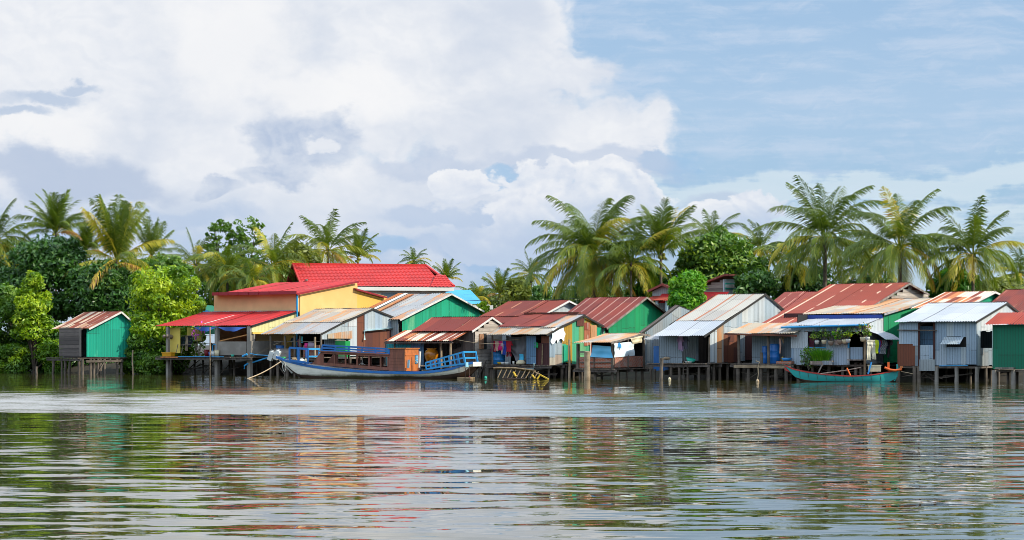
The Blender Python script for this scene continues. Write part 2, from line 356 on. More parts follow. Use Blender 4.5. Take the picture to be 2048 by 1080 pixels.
# ------------------------------------------------------------------ mesh builder
class MB:
    def __init__(s): s.v = []; s.f = []; s.uv = []; s.sm = []
    def add(s, vs, fs, uvs=None, smooth=False):
        o = len(s.v); s.v += [tuple(p) for p in vs]
        for f in fs:
            s.f.append([i+o for i in f]); s.sm.append(smooth)
            s.uv += [uvs[i] if uvs else (vs[i][0]+vs[i][1]*.7, vs[i][2]+vs[i][1]*.3) for i in f]
        return s
    def box(s, a, b, uvs=None):
        (x0, y0, z0), (x1, y1, z1) = a, b
        vs = [(x, y, z) for z in (z0, z1) for y in (y0, y1) for x in (x0, x1)]
        return s.add(vs, [(0, 2, 3, 1), (4, 5, 7, 6), (0, 1, 5, 4), (2, 6, 7, 3), (0, 4, 6, 2), (1, 3, 7, 5)])
    def bar(s, p, q, w, h=None):
        """square bar from p to q"""
        p, q = Vector(p), Vector(q); h = h or w; d = (q-p).normalized()
        up = Vector((0, 0, 1)) if abs(d.z) < .95 else Vector((0, 1, 0))
        a = d.cross(up).normalized()*w/2; b = a.cross(d).normalized()*h/2
        vs = [e + i*a + j*b for e in (p, q) for i, j in ((-1, -1), (1, -1), (1, 1), (-1, 1))]
        return s.add(vs, [(0, 1, 2, 3), (7, 6, 5, 4), (0, 4, 5, 1), (1, 5, 6, 2), (2, 6, 7, 3), (3, 7, 4, 0)])
    def tube(s, pts, r, n=8, cap=True):
        pts = [Vector(p) for p in pts]; rs = r if isinstance(r, (list, tuple)) else [r]*len(pts); vs = []
        for i, p in enumerate(pts):
            d = (pts[min(i+1, len(pts)-1)] - pts[max(i-1, 0)]).normalized()
            up = Vector((0, 0, 1)) if abs(d.z) < .9 else Vector((0, 1, 0))
            a = d.cross(up).normalized(); b = a.cross(d)
            vs += [p + rs[i]*(cos(2*pi*k/n)*a + sin(2*pi*k/n)*b) for k in range(n)]
        fs = [(i*n+k, i*n+(k+1) % n, (i+1)*n+(k+1) % n, (i+1)*n+k) for i in range(len(pts)-1) for k in range(n)]
        s.add(vs, fs, None, True)
        if cap: s.add(vs[:n], [tuple(range(n))[::-1]]); s.add(vs[-n:], [tuple(range(n))])
        return s
    def lathe(s, prof, c, n=16):
        vs = [(c[0]+r*cos(2*pi*k/n), c[1]+r*sin(2*pi*k/n), c[2]+z) for r, z in prof for k in range(n)]
        fs = [(i*n+k, i*n+(k+1) % n, (i+1)*n+(k+1) % n, (i+1)*n+k) for i in range(len(prof)-1) for k in range(n)]
        return s.add(vs, fs, None, True)
    def grid(s, P, uv=None, smooth=True):
        nr, nc = len(P), len(P[0]); vs = [p for r in P for p in r]
        uvs = [u for r in uv for u in r] if uv else None
        return s.add(vs, [(i*nc+j, i*nc+j+1, (i+1)*nc+j+1, (i+1)*nc+j) for i in range(nr-1) for j in range(nc-1)], uvs, smooth)
    def prism(s, poly, y0, y1, ax='y'):
        """polygon (a, z) extruded along y (front) or x (side)"""
        n = len(poly); f = (lambda a, z, t: (a, t, z)) if ax == 'y' else (lambda a, z, t: (t, a, z))
        vs = [f(a, z, y0) for a, z in poly] + [f(a, z, y1) for a, z in poly]
        return s.add(vs, [tuple(range(n)), tuple(range(2*n-1, n-1, -1))] + [(i, i+n, (i+1) % n+n, (i+1) % n) for i in range(n)])
    def build(s, name, material, parent=None, loc=None):
        me = bpy.data.meshes.new(name); me.from_pydata(s.v, [], s.f)
        ul = me.uv_layers.new(name='UVMap'); ul.data.foreach_set('uv', [c for u in s.uv for c in u])
        me.polygons.foreach_set('use_smooth', s.sm); me.update()
        me.materials.append(MATS[material] if isinstance(material, str) else material)
        o = bpy.data.objects.new(name, me); COL.objects.link(o)
        if parent: o.parent = parent
        if loc: o.location = loc
        return o
def tag(o, label=None, cat=None, group=None, kind=None):
    if label: o['label'] = label
    if cat: o['category'] = cat
    if group: o['group'] = group
    if kind: o['kind'] = kind
    return o
def empty(name, loc, rz=0.0):
    o = bpy.data.objects.new(name, None); COL.objects.link(o); o.location = loc; o.rotation_euler = (0, 0, rz); o.empty_display_size = .3; return o
def copy_tree(o, parent=None):
    c = o.copy(); COL.objects.link(c)
    if parent: c.parent = parent
    for ch in list(o.children): copy_tree(ch, c)
    return c

# ------------------------------------------------------------------ frames: plan position from a photo column and a distance
def wline(px): return FPX*CAMH/(748 + (px-150)*.0092 - HZ)      # distance of the water's edge along a column
def wpt(px, py, Y): return Vector(((px-1024)*Y/FPX, Y, CAMH + (HZ-py)*Y/FPX))
class Fr:
    """local frame: x along the front of a building, y into it, z up from the water; yaw a turns its right side to the camera"""
    def __init__(s, px, a, dY=0.0, Y=None):
        s.Y = Y or (wline(px) + dY); s.a = radians(a); s.o = ((px-1024)*s.Y/FPX, s.Y)
        s.U = (cos(s.a), -sin(s.a)); s.V = (sin(s.a), cos(s.a))
    def w(s, u, v): return (s.o[0]+u*s.U[0]+v*s.V[0], s.o[1]+u*s.U[1]+v*s.V[1])
    def u(s, px, v=0.0):
        k = (px-1024)/FPX; X, Y = s.w(0, v); return (k*Y - X)/(s.U[0]-k*s.U[1])
    def v(s, px, u=0.0):
        k = (px-1024)/FPX; X, Y = s.w(u, 0); return (k*Y - X)/(s.V[0]-k*s.V[1])
    def z(s, py, u, v): return CAMH + (HZ-py)*s.w(u, v)[1]/FPX
    def P(s, px, py, v=0.0):
        u = s.u(px, v); return (u, v, s.z(py, u, v))
    def S(s, px, py, u):
        v = s.v(px, u); return (u, v, s.z(py, u, v))
    def root(s, name, label, cat, group=None, u=0, v=0, z=0):
        x, y = s.w(u, v); return tag(empty(name, (x, y, z), -s.a), label, cat, group)
    def world(s, p):
        x, y = s.w(p[0], p[1]); return Vector((x, y, p[2]))

def interp(pts, t):
    if t <= pts[0][0]: return pts[0][1]
    for (a, p), (b, q) in zip(pts, pts[1:]):
        if t <= b: return p + (q-p)*(t-a)/(b-a+1e-9)
    return pts[-1][1]

# corrugated sheet wall. top = [(s, z)...], standing on zb, along x (side=False, at y=c) or along y (side=True, at x=c)
def corr_wall(mb, top, zb, c, side=False, amp=.018, per=.12, sheet=.8, jit=.03, flip=1):
    s0, s1 = top[0][0], top[-1][0]; uo = ru(0, 90); k = 0; s = s0
    if s1 < s0: return
    while s < s1 - 1e-4:
        e = min(s + sheet, s1); n = max(1, int((e-s)/(per/4))); db = ru(-jit, jit); dc = ru(0, .012) + (k % 2)*.006
        rows = [[], []]; uv = [[], []]
        brk = sorted(set([s+(e-s)*i/n for i in range(n+1)] + [t for t, _ in top if s < t < e]))
        for t in brk:
            w = c + (dc + amp*sin(2*pi*t/per))*(1 if side else -1)*flip
            zt = interp(top, t); b_ = min(zb+db, zt-.01)
            for r, z in ((0, b_), (1, zt)):
                rows[r].append((w, t, z) if side else (t, w, z)); uv[r].append((t+uo, z+uo))
        mb.grid(rows, uv); s = e; k += 1
    return mb
# corrugated roof: prof = [(v, z)...] front to back, ribs run down the slope; u0..u1 wide
def corr_roof(mb, u0, u1, prof, amp=.022, per=.15, sheet=.8, jit=.05, thick=.0, sag=.0, sub=2):
    s = u0; uo = ru(0, 90); k = 0; L = [0]
    P = []
    for (a, za), (b, zb) in zip(prof, prof[1:]):
        for i in range(sub): P.append((a+(b-a)*i/sub, za+(zb-za)*i/sub))
    P.append(prof[-1])
    for (a, za), (b, zb) in zip(P, P[1:]): L.append(L[-1]+sqrt((b-a)**2+(zb-za)**2))
    while s < u1 - 1e-4:
        e = min(s + sheet, u1); n = max(1, int((e-s)/(per/4))); dv = ru(-jit, jit); dz = ru(0, .018) + (k % 2)*.012
        rows = []; uv = []
        for j, (v, z) in enumerate(P):
            vv = v + (dv if j == 0 else 0); r_ = []; q = []
            sg = -sag*sin(pi*j/(len(P)-1))
            for i in range(n+1):
                t = s + (e-s)*i/n
                r_.append((t, vv, z + dz + sg + amp*sin(2*pi*t/per))); q.append((t+uo, L[j]+uo*.7))
            rows.append(r_); uv.append(q)
        mb.grid(rows, uv); s = e; k += 1
    return mb
def plank_wall(mb, top, zb, c, side=False, w=.18, horiz=False, th=.03, jit=.06):
    s0, s1 = top[0][0], top[-1][0]; uo = ru(0, 90)
    sg = 1 if side else -1
    def bx(sa, sb, za1, za2, zt1, zt2, off):
        c0, c1 = c + sg*off, c + sg*(off+th)
        pl = [(sa, za1), (sb, za2), (sb, zt2), (sa, zt1)]
        vs = [((cc, a, z) if side else (a, cc, z)) for cc in (c0, c1) for a, z in pl]
        if horiz: uvs = [(z+uo, a) for cc in (c0, c1) for a, z in pl]
        else: uvs = [(a+uo, z) for cc in (c0, c1) for a, z in pl]
        mb.add(vs, [(0, 1, 2, 3), (7, 6, 5, 4), (0, 4, 5, 1), (1, 5, 6, 2), (2, 6, 7, 3), (3, 7, 4, 0)], uvs)
    if not horiz:
        s = s0
        while s < s1-.01:
            e = min(s+w*ru(.85, 1.15), s1); b = ru(-jit, jit)
            bx(s+.006, e-.006, zb+b, zb+b, interp(top, s), interp(top, e), ru(0, .015)); s = e
    else:
        zmax = max(z for _, z in top); z = zb
        while z < zmax-.02:
            h = w*ru(.9, 1.1); zt = min(z+h, zmax); ts = [s0+(s1-s0)*i/40 for i in range(41)]
            ok = [t for t in ts if interp(top, t) >= zt-.01]
            if ok and ok[-1]-ok[0] > .05: bx(ok[0], ok[-1], z+.006, z+.006, zt-.004, zt-.004, ru(0, .015))
            z += h
    return mb
def flat_wall(mb, top, zb, c, side=False, th=.06):
    pl = [(top[0][0], zb)] + [(top[-1][0], zb)] + [p for p in reversed(top)]
    sg = 1 if side else -1
    return mb.prism(pl, c - (0 if side else 0), c + sg*th, 'x' if side else 'y')

def wall(F, par, name, pts, bot, mt, kind='t', v=0.0, u=None, **kw):
    """pts: top edge in photo pixels left to right; bot: pixel row of the foot at the first point"""
    side = u is not None
    if side: q = [F.S(px, py, u) for px, py in pts]; top = [(p[1], p[2]) for p in q]; zb = F.z(bot, u, top[0][0]); c = u
    else: q = [F.P(px, py, v) for px, py in pts]; top = [(p[0], p[2]) for p in q]; zb = F.z(bot, top[0][0], v); c = v
    mb = MB()
    if kind == 't': corr_wall(mb, top, zb, c, side, **kw)
    elif kind == 'p': plank_wall(mb, top, zb, c, side, **kw)
    elif kind == 'h': plank_wall(mb, top, zb, c, side, horiz=True, **kw)
    else: flat_wall(mb, top, zb, c, side, **kw)
    return mb.build(name, mt, par)
def roof(F, par, uR, prof, pxL, mats, trim='black_trim', name='roof', sub=2, left_py=None, sag=.04, **kw):
    """prof: right edge in photo pixels, front eave first; mats: one per stretch; pxL: left end of the front eave"""
    q = [F.S(px, py, uR) for px, py in prof]; P = [(p[1], p[2]) for p in q]
    uL = F.u(pxL, P[0][0]); out = []
    for i, m_ in enumerate(mats):
        a, b = P[i], P[i+1]; lift = .035*(len(mats)-1-i) if i < len(mats)-1 else 0
        if m_ is None: continue
        pr = [(a[0], a[1]), (b[0], b[1])]
        if i > 0: pr[0] = (a[0]-.12*(1 if b[0] > a[0] else 0), a[1]-.12*(b[1]-a[1])/(b[0]-a[0]+1e-6)+.03) if (b[1]-a[1]) > 0 else (a[0], a[1]+.03)
        mb = MB(); corr_roof(mb, uL, uR, pr, sub=sub, sag=sag, **kw); out.append(mb.build(name, m_, par))
    if trim:
        mb = MB()
        for a, b in zip(P, P[1:]): mb.bar((uR+.02, a[0], a[1]-.05), (uR+.02, b[0], b[1]-.05), .03, .12)
        mb.build('barge_board', trim, par)
    return P, uL
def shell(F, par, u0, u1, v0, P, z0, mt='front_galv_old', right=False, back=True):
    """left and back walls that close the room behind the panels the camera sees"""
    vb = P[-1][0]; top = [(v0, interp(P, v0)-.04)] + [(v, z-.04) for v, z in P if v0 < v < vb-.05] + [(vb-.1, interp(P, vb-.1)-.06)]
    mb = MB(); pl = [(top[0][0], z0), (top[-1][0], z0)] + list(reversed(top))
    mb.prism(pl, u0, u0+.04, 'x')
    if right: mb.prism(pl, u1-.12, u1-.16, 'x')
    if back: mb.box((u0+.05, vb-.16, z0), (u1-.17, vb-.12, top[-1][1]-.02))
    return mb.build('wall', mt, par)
def deck(F, par, u0, u1, v0, v1, z, th=.10, mt='deck_wood'):
    mb = MB(); u = u0; k = 0
    while u < u1-.01:
        e = min(u+ru(.16, .22), u1); mb.box((u, v0+ru(-.08, .03), z-th*.5), (e-.012, v1, z-ru(0, .01))); u = e
    b = MB()
    for v in (v0+.12, (v0+v1)/2, v1-.15): b.bar((u0-.1, v, z-.12-.02), (u1+.1, v, z-.12-.02), .09, .14)
    mb.build('deck', mt, par); b.build('deck_beam', 'dark_wood', par)
PILE_ME = {}
def pile(par, u, v, ztop, r=.085, lean=0, mt='pile', zb=-1.2, name='pile'):
    mb = MB(); n = 4
    mb.tube([(u+lean*(1-i/n)+ru(-.012, .012), v+ru(-.01, .01), zb+(ztop-zb)*i/n) for i in range(n+1)], [r*ru(.9, 1.1) for _ in range(n+1)], 7)
    return mb.build(name, mt, par)
def piles(F, par, pxs, z, v=.12, mt='pile', r=.085, lean=.06, rows=(), u0=None, u1=None):
    for px in pxs: pile(par, F.u(px, v), v, z, r*ru(.8, 1.2), ru(-lean, lean), mt)
    if rows and u0 is not None:
        mb = MB()
        for i in range(int((u1-u0)/1.3)+1):
            a = u0+ru(0, u1-u0-.6); w = ru(.6, 1.8)*(1 if R() < .5 else -1); v_ = v+ru(.1, .5); mb.bar((a, v_, ru(-.3, .3)), (min(max(a+w, u0), u1), v_, z-ru(0, .4)), .05, .04)
            mb.bar((a, v_+.3, ru(.2, .6)*z), (min(a+1.6, u1), v_+.3, ru(.2, .7)*z), .04, .06)
        mb.build('brace', 'pile', par)
    for rv in rows:
        n = max(2, int((u1-u0)/1.1))
        for i in range(n): pile(par, u0+(u1-u0)*(i+ru(.2, .8))/n, rv+ru(-.2, .2), z, r*ru(.8, 1.1), ru(-lean, lean), mt)
def thing(F, name, label, cat, group, p, build):
    """a small separate object standing at local point p of a frame; build(root) adds its parts around the origin"""
    x, y = F.w(p[0], p[1]); r = tag(empty(name, (x, y, p[2]), -F.a), label, cat, group); build(r); return r
def solo(F, name, label, cat, group, p, mb, mt, rz=0):
    """single-mesh thing"""
    x, y = F.w(p[0], p[1]); o = mb.build(name, mt); o.location = (x, y, p[2]); o.rotation_euler = (0, 0, -F.a+rz); return tag(o, label, cat, group)

# ------------------------------------------------------------------ ground and water
def bankdist(x, y):
    """metres behind the water's edge (the edge runs from far left to near right)"""
    px = 1024 + FPX*x/max(y, 1); return y - wline(min(max(px, -400), 2450))
def build_ground():
    xs = [-2500, -900, -400, -200, -120] + [-90 + 3*i for i in range(61)] + [120, 200, 400, 900, 2500]
    offs = [-60, -10, -2, 1.5, 3, 4.5, 6, 8, 11, 15, 22, 35, 60, 120, 300, 800, 2500]
    P = []; rnd = random.Random(3)
    def edge(x):
        y = 115.0
        for _ in range(12): y = wline(min(max(1024+FPX*x/y, -600), 2600))
        return y
    for o in offs:
        row = []
        for x in xs:
            e = edge(x)
            z = interp([(-60, -3), (-2, -1.6), (1.5, -.9), (4.5, -.15), (6, .25), (8, .7), (11, 1.0), (15, 1.15), (60, 1.3), (2500, 1.6)], o)
            row.append((x, e+o+rnd.uniform(-.4, .4)*(1 if abs(o) < 20 else 0), z+rnd.uniform(-.1, .1)*(1 if -3 < o < 60 else 0)))
        P.append(row)
    plain('earth', '362e22', .95, col2='26241a', scale=.8, bump=.5)
    mb = MB(); mb.grid(P); tag(mb.build('ground', 'earth'), kind='structure')
build_ground()
def build_water():
    m, T, b = mat('water')
    g = T.new('ShaderNodeNewGeometry'); sp = T.new('ShaderNodeSeparateXYZ'); T.l.new(g.outputs['Position'], sp.inputs[0])
    x, y = E(T, sp.outputs[0]), E(T, sp.outputs[1])
    # ripple slopes: long crests across the river, finer ripples on top
    wv = (T.noise(T.vec(x*.25, y*.3), .5, 3, .5)-.5)*2.2
    s1 = T.noise(T.vec(x*.55, y*2.1+wv*1.5), .85, 1.5, .5)-.5
    s0 = T.noise(T.vec(x*.12+9, y*.45), 1.0, 2, .5)-.5
    s2 = T.noise(T.vec(x*1.6+11, y*4.6), 1.0, 2, .5)-.5
    s3 = T.noise(T.vec(x*3+5, y*7.0), 1.0, 2, .55)-.5
    s4 = T.noise(T.vec(x*2.2+5, y*2.0), 1.0, 2, .55)-.5
    n0 = T.noise(T.vec(x*.035+3, y*.02), 1.0, 4, .55)
    # wind-ruffled belt in front of the far bank: strong on the left, thinner to the right
    yy = y + x*.2 + (n0-.5)*5.0
    belt = T.ss(yy, WB[0], WB[0]+WB[2])*(1.0 - T.ss(yy, WB[1], WB[1]+WB[3]))
    nb = T.noise(T.vec(x*.06, y*.25), 1.0, 5, .6)
    belt = belt*(1.0 - T.ss(x + (nb-.5)*26, -2, 18)*.65)
    ne = T.noise(T.vec(x*.25, y*.5+7), 1.0, 5, .65)
    belt = belt*(.55 + .45*T.ss(ne, .3, .6))
    far = T.ss(y, 84, 104)                                    # sheltered strip at the piles
    r1 = T.noise(T.vec(x*9, y*9), 1.0, 2, .6)-.5; r2 = T.noise(T.vec(x*8+20, y*11+9), 1.0, 2, .6)-.5
    k = (1.0 - far*.25)
    sy = (s1*WA[0] + s2*WA[1] + s3*WA[2] + s0*.05)*k - (T.math('ABSOLUTE', r1) + .12)*belt*WA[3] - .003 + r1*.07*T.ss(y, 60, 92)
    sx = s4*WA[1]*.5*k + r2*belt*WA[3]*.4
    nv = T.new('ShaderNodeVectorMath', operation='NORMALIZE'); T.l.new(T.vec(sx, sy, 1.0), nv.inputs[0]); T.l.new(nv.outputs[0], b.inputs['Normal'])
    b.inputs['Base Color'].default_value = hx('3c3a1e'); b.inputs['IOR'].default_value = 1.8
    b.inputs['Specular IOR Level'].default_value = .5
    T.put(b.inputs['Roughness'], belt*WA[4] + .015)
    mb = MB(); mb.grid([[(x, y, 0) for x in (-2500, -60, 60, 2500)] for y in (-300, 10, 60, 125, 260)])
    o = mb.build('water', 'water'); tag(o, kind='structure')
WB = (53.5, 66, 1.4, 26); WA = (.18, .08, .03, .5, .05)
build_water()
# ------------------------------------------------------------------ vegetation
def fastmesh(name, V, Fq, tone, material, parent=None):
    """V (n,3), Fq (m,4) quads, tone (m,)"""
    me = bpy.data.meshes.new(name); n, m_ = len(V), len(Fq)
    me.vertices.add(n); me.vertices.foreach_set('co', np.asarray(V, np.float32).ravel())
    me.loops.add(m_*4); me.loops.foreach_set('vertex_index', np.asarray(Fq, np.int32).ravel())
    me.polygons.add(m_); me.polygons.foreach_set('loop_start', np.arange(0, m_*4, 4, dtype=np.int32))
    try: me.polygons.foreach_set('loop_total', np.full(m_, 4, np.int32))
    except Exception: pass
    me.update(calc_edges=True)
    at = me.attributes.new('tone', 'FLOAT', 'FACE'); at.data.foreach_set('value', np.asarray(tone, np.float32))
    me.materials.append(MATS[material]); o = bpy.data.objects.new(name, me); COL.objects.link(o)
    if parent: o.parent = parent
    return o
def palm_mesh(seed, L, nf=26, style='full', old=.35, wind=(.0, 0)):
    """crown of feather fronds around the origin; returns arrays"""
    rd = random.Random(seed); V = []; Fc = []; tn = []
    def quad(a, b, c, d, t):
        i = len(V); V.extend((a, b, c, d)); Fc.append((i, i+1, i+2, i+3)); tn.append(t)
    up = Vector((0, 0, 1))
    for i in range(nf):
        k = (i+.5)/nf; phi = i*2.39996 + rd.uniform(-.25, .25)
        if style == 'young': e0 = radians(86 - 62*k**1.3 + rd.uniform(-6, 6)); bend = radians(18 + 45*k + rd.uniform(-8, 12))
        elif style == 'stiff': e0 = radians((89 - 24*(k/.66) if k < .66 else 40 - 75*(k-.66)/.34) + rd.uniform(-4, 4)); bend = radians((8+10*k if k < .66 else 40) + rd.uniform(-5, 12))
        elif style == 'droop': e0 = radians(80 - 125*k + rd.uniform(-8, 8)); bend = radians(50 + 30*k + rd.uniform(-10, 20))
        else: e0 = radians(88 - 128*k**.92 + rd.uniform(-9, 9)); bend = radians(24 + 44*sin(pi*min(1, k*1.05)) + rd.uniform(-10, 22))
        Lf = L*1.13*(.80 + .28*sin(pi*min(1, .25+.75*k)))*rd.uniform(.88, 1.06)
        tone = min(1, max(0, .12 + .40*k**1.2*old*2 + rd.uniform(-.12, .16)))
        if k > .80 and rd.random() < old: tone = rd.uniform(.72, .98)
        elif rd.random() < old*.28: tone = rd.uniform(.6, .78)
        n = 15; p = Vector((cos(phi)*.12, sin(phi)*.12, rd.uniform(-.25, .1))); pts = [p.copy()]; T_ = []
        sw = rd.uniform(-.25, .25)
        for j in range(n):
            t = (j+.5)/n; e = max(e0 - bend*t**1.35*1.25, radians(-86)); ph = phi + sw*t
            d = Vector((cos(e)*cos(ph), cos(e)*sin(ph), sin(e))) + Vector((wind[0], wind[1], 0))*t*.3
            d.normalize(); p = p + d*(Lf/n); pts.append(p.copy()); T_.append(d)
        T_.append(T_[-1])
        # rachis
        for j in range(n):
            w = .075*(1-j/n)+.015; s = T_[j].cross(up)
            s = s.normalized() if s.length > .05 else Vector((1, 0, 0)); nn = s.cross(T_[j])
            a, b = pts[j], pts[j+1]; tt = min(.86, tone+.28) if k > .3 else min(.7, tone+.2)
            quad(a-s*w/2, b-s*w*.42, b+s*w*.42, a+s*w/2, tt); quad(a-nn*w*.4, b-nn*w*.34, b+nn*w*.34, a+nn*w*.4, tt)
        nl = int(44*max(.75, Lf/4.5)); S0 = Vector((-sin(phi), cos(phi), 0))
        for q in range(nl):
            t = .13 + .87*(q+rd.random()*.6)/nl; f = t*n; j = min(int(f), n-1); c = pts[j].lerp(pts[j+1], f-j); d = T_[j]
            s = d.cross(up); s = s.normalized() if s.length > .2 else S0
            if s.dot(S0) < 0: s = -s
            ll = Lf*.26*(sin(pi*min(1, .16+.80*t))**.55)*rd.uniform(.8, 1.08)
            fw = .75 + .75*t
            for sd_ in (-1, 1):
                if rd.random() < .04: continue
                dr = (s*sd_*1.0 + d*fw + Vector((0, 0, .22 if k < .35 else .05))).normalized(); dr = (dr + Vector((rd.uniform(-.1, .1), rd.uniform(-.1, .1), rd.uniform(-.1, .1)))).normalized()
                sag = (.95 + .6*k)*rd.uniform(.7, 1.2) * (.45 if style == 'young' and k < .5 else 1)
                m1 = c + dr*ll*.45 - up*ll*.10*sag
                d2 = (dr - up*sag*1.0).normalized(); m2 = m1 + d2*ll*.58
                wv = d.cross(dr); wv = (d*.8 + wv*.35).normalized()*.042*(1 if L > 3 else .8)
                tt = min(1, max(0, tone + rd.uniform(-.09, .09)))
                quad(c-wv*.6, m1-wv, m1+wv, c+wv*.6, tt); quad(m1-wv, m2-wv*.15, m2+wv*.15, m1+wv, min(1, tt+(.12 if rd.random() < .3 else 0)))
    return V, Fc, tn
PALM_CACHE = {}
def palm(label, px, py, Rpx, dY, seed, style='full', nf=26, old=.35, lean=0.0, nuts=True, ground=1.1, group='coconut palms behind the houses', rot=None, cat='palm tree'):
    Y = wline(px) + dY; c = wpt(px, py, Y); L = Rpx*Y/FPX
    r = tag(empty('palm_tree', (c.x - lean, Y, ground)), label, cat, group); h = c.z - ground
    key = (seed, style, nf, old)
    if key in PALM_CACHE:
        src, L0 = PALM_CACHE[key]; cr = src.copy(); COL.objects.link(cr); cr.parent = r; cr.scale = (L/L0,)*3
    else:
        V, Fc, tn = palm_mesh(seed, L, nf, style, old); cr = fastmesh('crown', [tuple(v) for v in V], Fc, tn, 'palm_leaf', r); PALM_CACHE[key] = (cr, L)
    cr.location = (lean, 0, h); cr.rotation_euler = (0, 0, rot if rot is not None else (seed*1.7) % 6.28)
    mb = MB(); rd = random.Random(seed)
    n = 14; mb.tube([(lean*(i/n)**1.6, 0, -.3 + (h+.35)*i/n) for i in range(n+1)], [(.17 if i % 2 else .155)*(1.45 if i == 0 else 1)*(1-.25*i/n)*max(.7, L/4.3) for i in range(n+1)], 9)
    mb.build('trunk', 'trunk', r)
    if nuts:
        mb = MB()
        for i in range(rd.randint(5, 9)):
            a = rd.uniform(0, 6.28); x, y, z = lean+.2*cos(a), .2*sin(a), h-.25-rd.uniform(0, .35)
            mb.lathe([(0.001, -.14), (.09, -.1), (.13, 0), (.1, .1), (.001, .15)], (x, y, z), 7)
        mb.build('coconuts', 'coconut', r)
    return r
def leaf_cloud(rd, lobes, per, size, tone0=.45, tvar=.25, flat=.35, hang=0.0):
    """lobes (x,y,z,rx,ry,rz); leaf quads near each lobe's surface and some inside"""
    Vs = []; ts = []
    for (cx, cy, cz, rx, ry, rz) in lobes:
        n = int(per); d = rd.normal(size=(n, 3)); d /= np.linalg.norm(d, axis=1)[:, None]
        rr = rd.uniform(.45, 1.08, n)**.6; P = np.array([cx, cy, cz]) + d*rr[:, None]*np.array([rx, ry, rz])
        nrm = d + rd.normal(size=(n, 3))*.75 + np.array([0, 0, flat]); nrm /= np.linalg.norm(nrm, axis=1)[:, None]
        a = np.cross(nrm, rd.normal(size=(n, 3))); a /= np.linalg.norm(a, axis=1)[:, None]; a[:, 2] -= hang; b = np.cross(nrm, a)
        s = size*rd.uniform(.6, 1.35, n)[:, None]
        Vs.append(np.stack([P - a*s, P - b*s*.42, P + a*s, P + b*s*.42], 1))
        ts.append(np.clip(tone0 + rd.normal()*tvar*.6 + rd.normal(size=n)*tvar*.5, 0, 1))
    V = np.concatenate(Vs).reshape(-1, 3); F_ = np.arange(len(V)).reshape(-1, 4); return V, F_, np.concatenate(ts)
def tree(name, label, cat, px, pyt, pyb, wpx, dY, seed, lm='leaf_mid', nl=34, per=150, size=.17, shape='round', group=None, ground=None, trunk_r=.16, tone=.45, tvar=.25, depth=.8, hang=0, lobe=.27):
    """crown spans rows pyt..pyb and wpx columns wide at px"""
    Y = wline(px) + dY; rd = np.random.RandomState(seed); sc = Y/FPX
    top, bot = wpt(px, pyt, Y), wpt(px, pyb, Y); w = wpx*sc; hgt = top.z-bot.z
    g = ground if ground is not None else max(-.4, min(1.1, interp([(-5, -1), (1.5, -.9), (4.5, -.15), (8, .7), (15, 1.1)], dY)))
    r = tag(empty(name, (top.x, Y, g)), label, cat, group)
    cz = (top.z+bot.z)/2 - g; lobes = []; ends = []; lobe0 = lobe
    for i in range(nl):
        t = rd.uniform(-1, 1); ph = rd.uniform(0, 2*pi); lobe = lobe0*rd.uniform(.7, 1.25)
        if shape == 'cone': wr = (1-(t+1)/2)**.75*1.0+.08
        elif shape == 'column': wr = (1-abs(t)**4)**.5
        elif shape == 'dome': wr = sqrt(max(0, 1-max(t, -.2)**2))
        else: wr = sqrt(max(0, 1-t*t))
        rr = rd.uniform(.35, 1)**.5*wr*(1-lobe*.9); ls = lobe*w*rd.uniform(.55, 1.05)*(1 if shape != 'cone' else .35+.75*wr)
        x, y, z = rr*cos(ph)*w/2, rr*sin(ph)*w/2*depth, cz + t*hgt/2*(1-lobe*.5)
        lobes.append((x, y, z, ls*1.1, ls, ls*.72)); ends.append((x, y, z))
        if rd.rand() < .55:                       # stray sprigs break the outline
            f = rd.uniform(.95, 1.18); q = ls*rd.uniform(.25, .5); lobes.append((x*f/max(.35, rr/max(wr, .05)) if rr > .2 else x, y*f, cz + t*hgt/2*rd.uniform(.92, 1.1) + q*.3, q, q, q*.9))
    V, F_, t_ = leaf_cloud(rd, lobes, per, size, tone, tvar, hang=hang)
    fastmesh('crown', V, F_, t_, lm, r)
    mb = MB(); zb = max(.5, bot.z-g); fk = max(.35, zb*.7)
    mb.tube([(0, 0, -.6), (.05, 0, fk*.5), (0, .05, fk)], [trunk_r*1.2, trunk_r, trunk_r*.85], 8)
    for i in range(0, nl, max(1, nl//9)):
        x, y, z = ends[i]; mb.tube([(0, 0, fk*.9), (x*.4, y*.4, fk+(z-fk)*.55), (x, y, z)], [trunk_r*.55, trunk_r*.35, trunk_r*.12], 6)
    mb.build('trunk', 'trunk_dark', r); return r

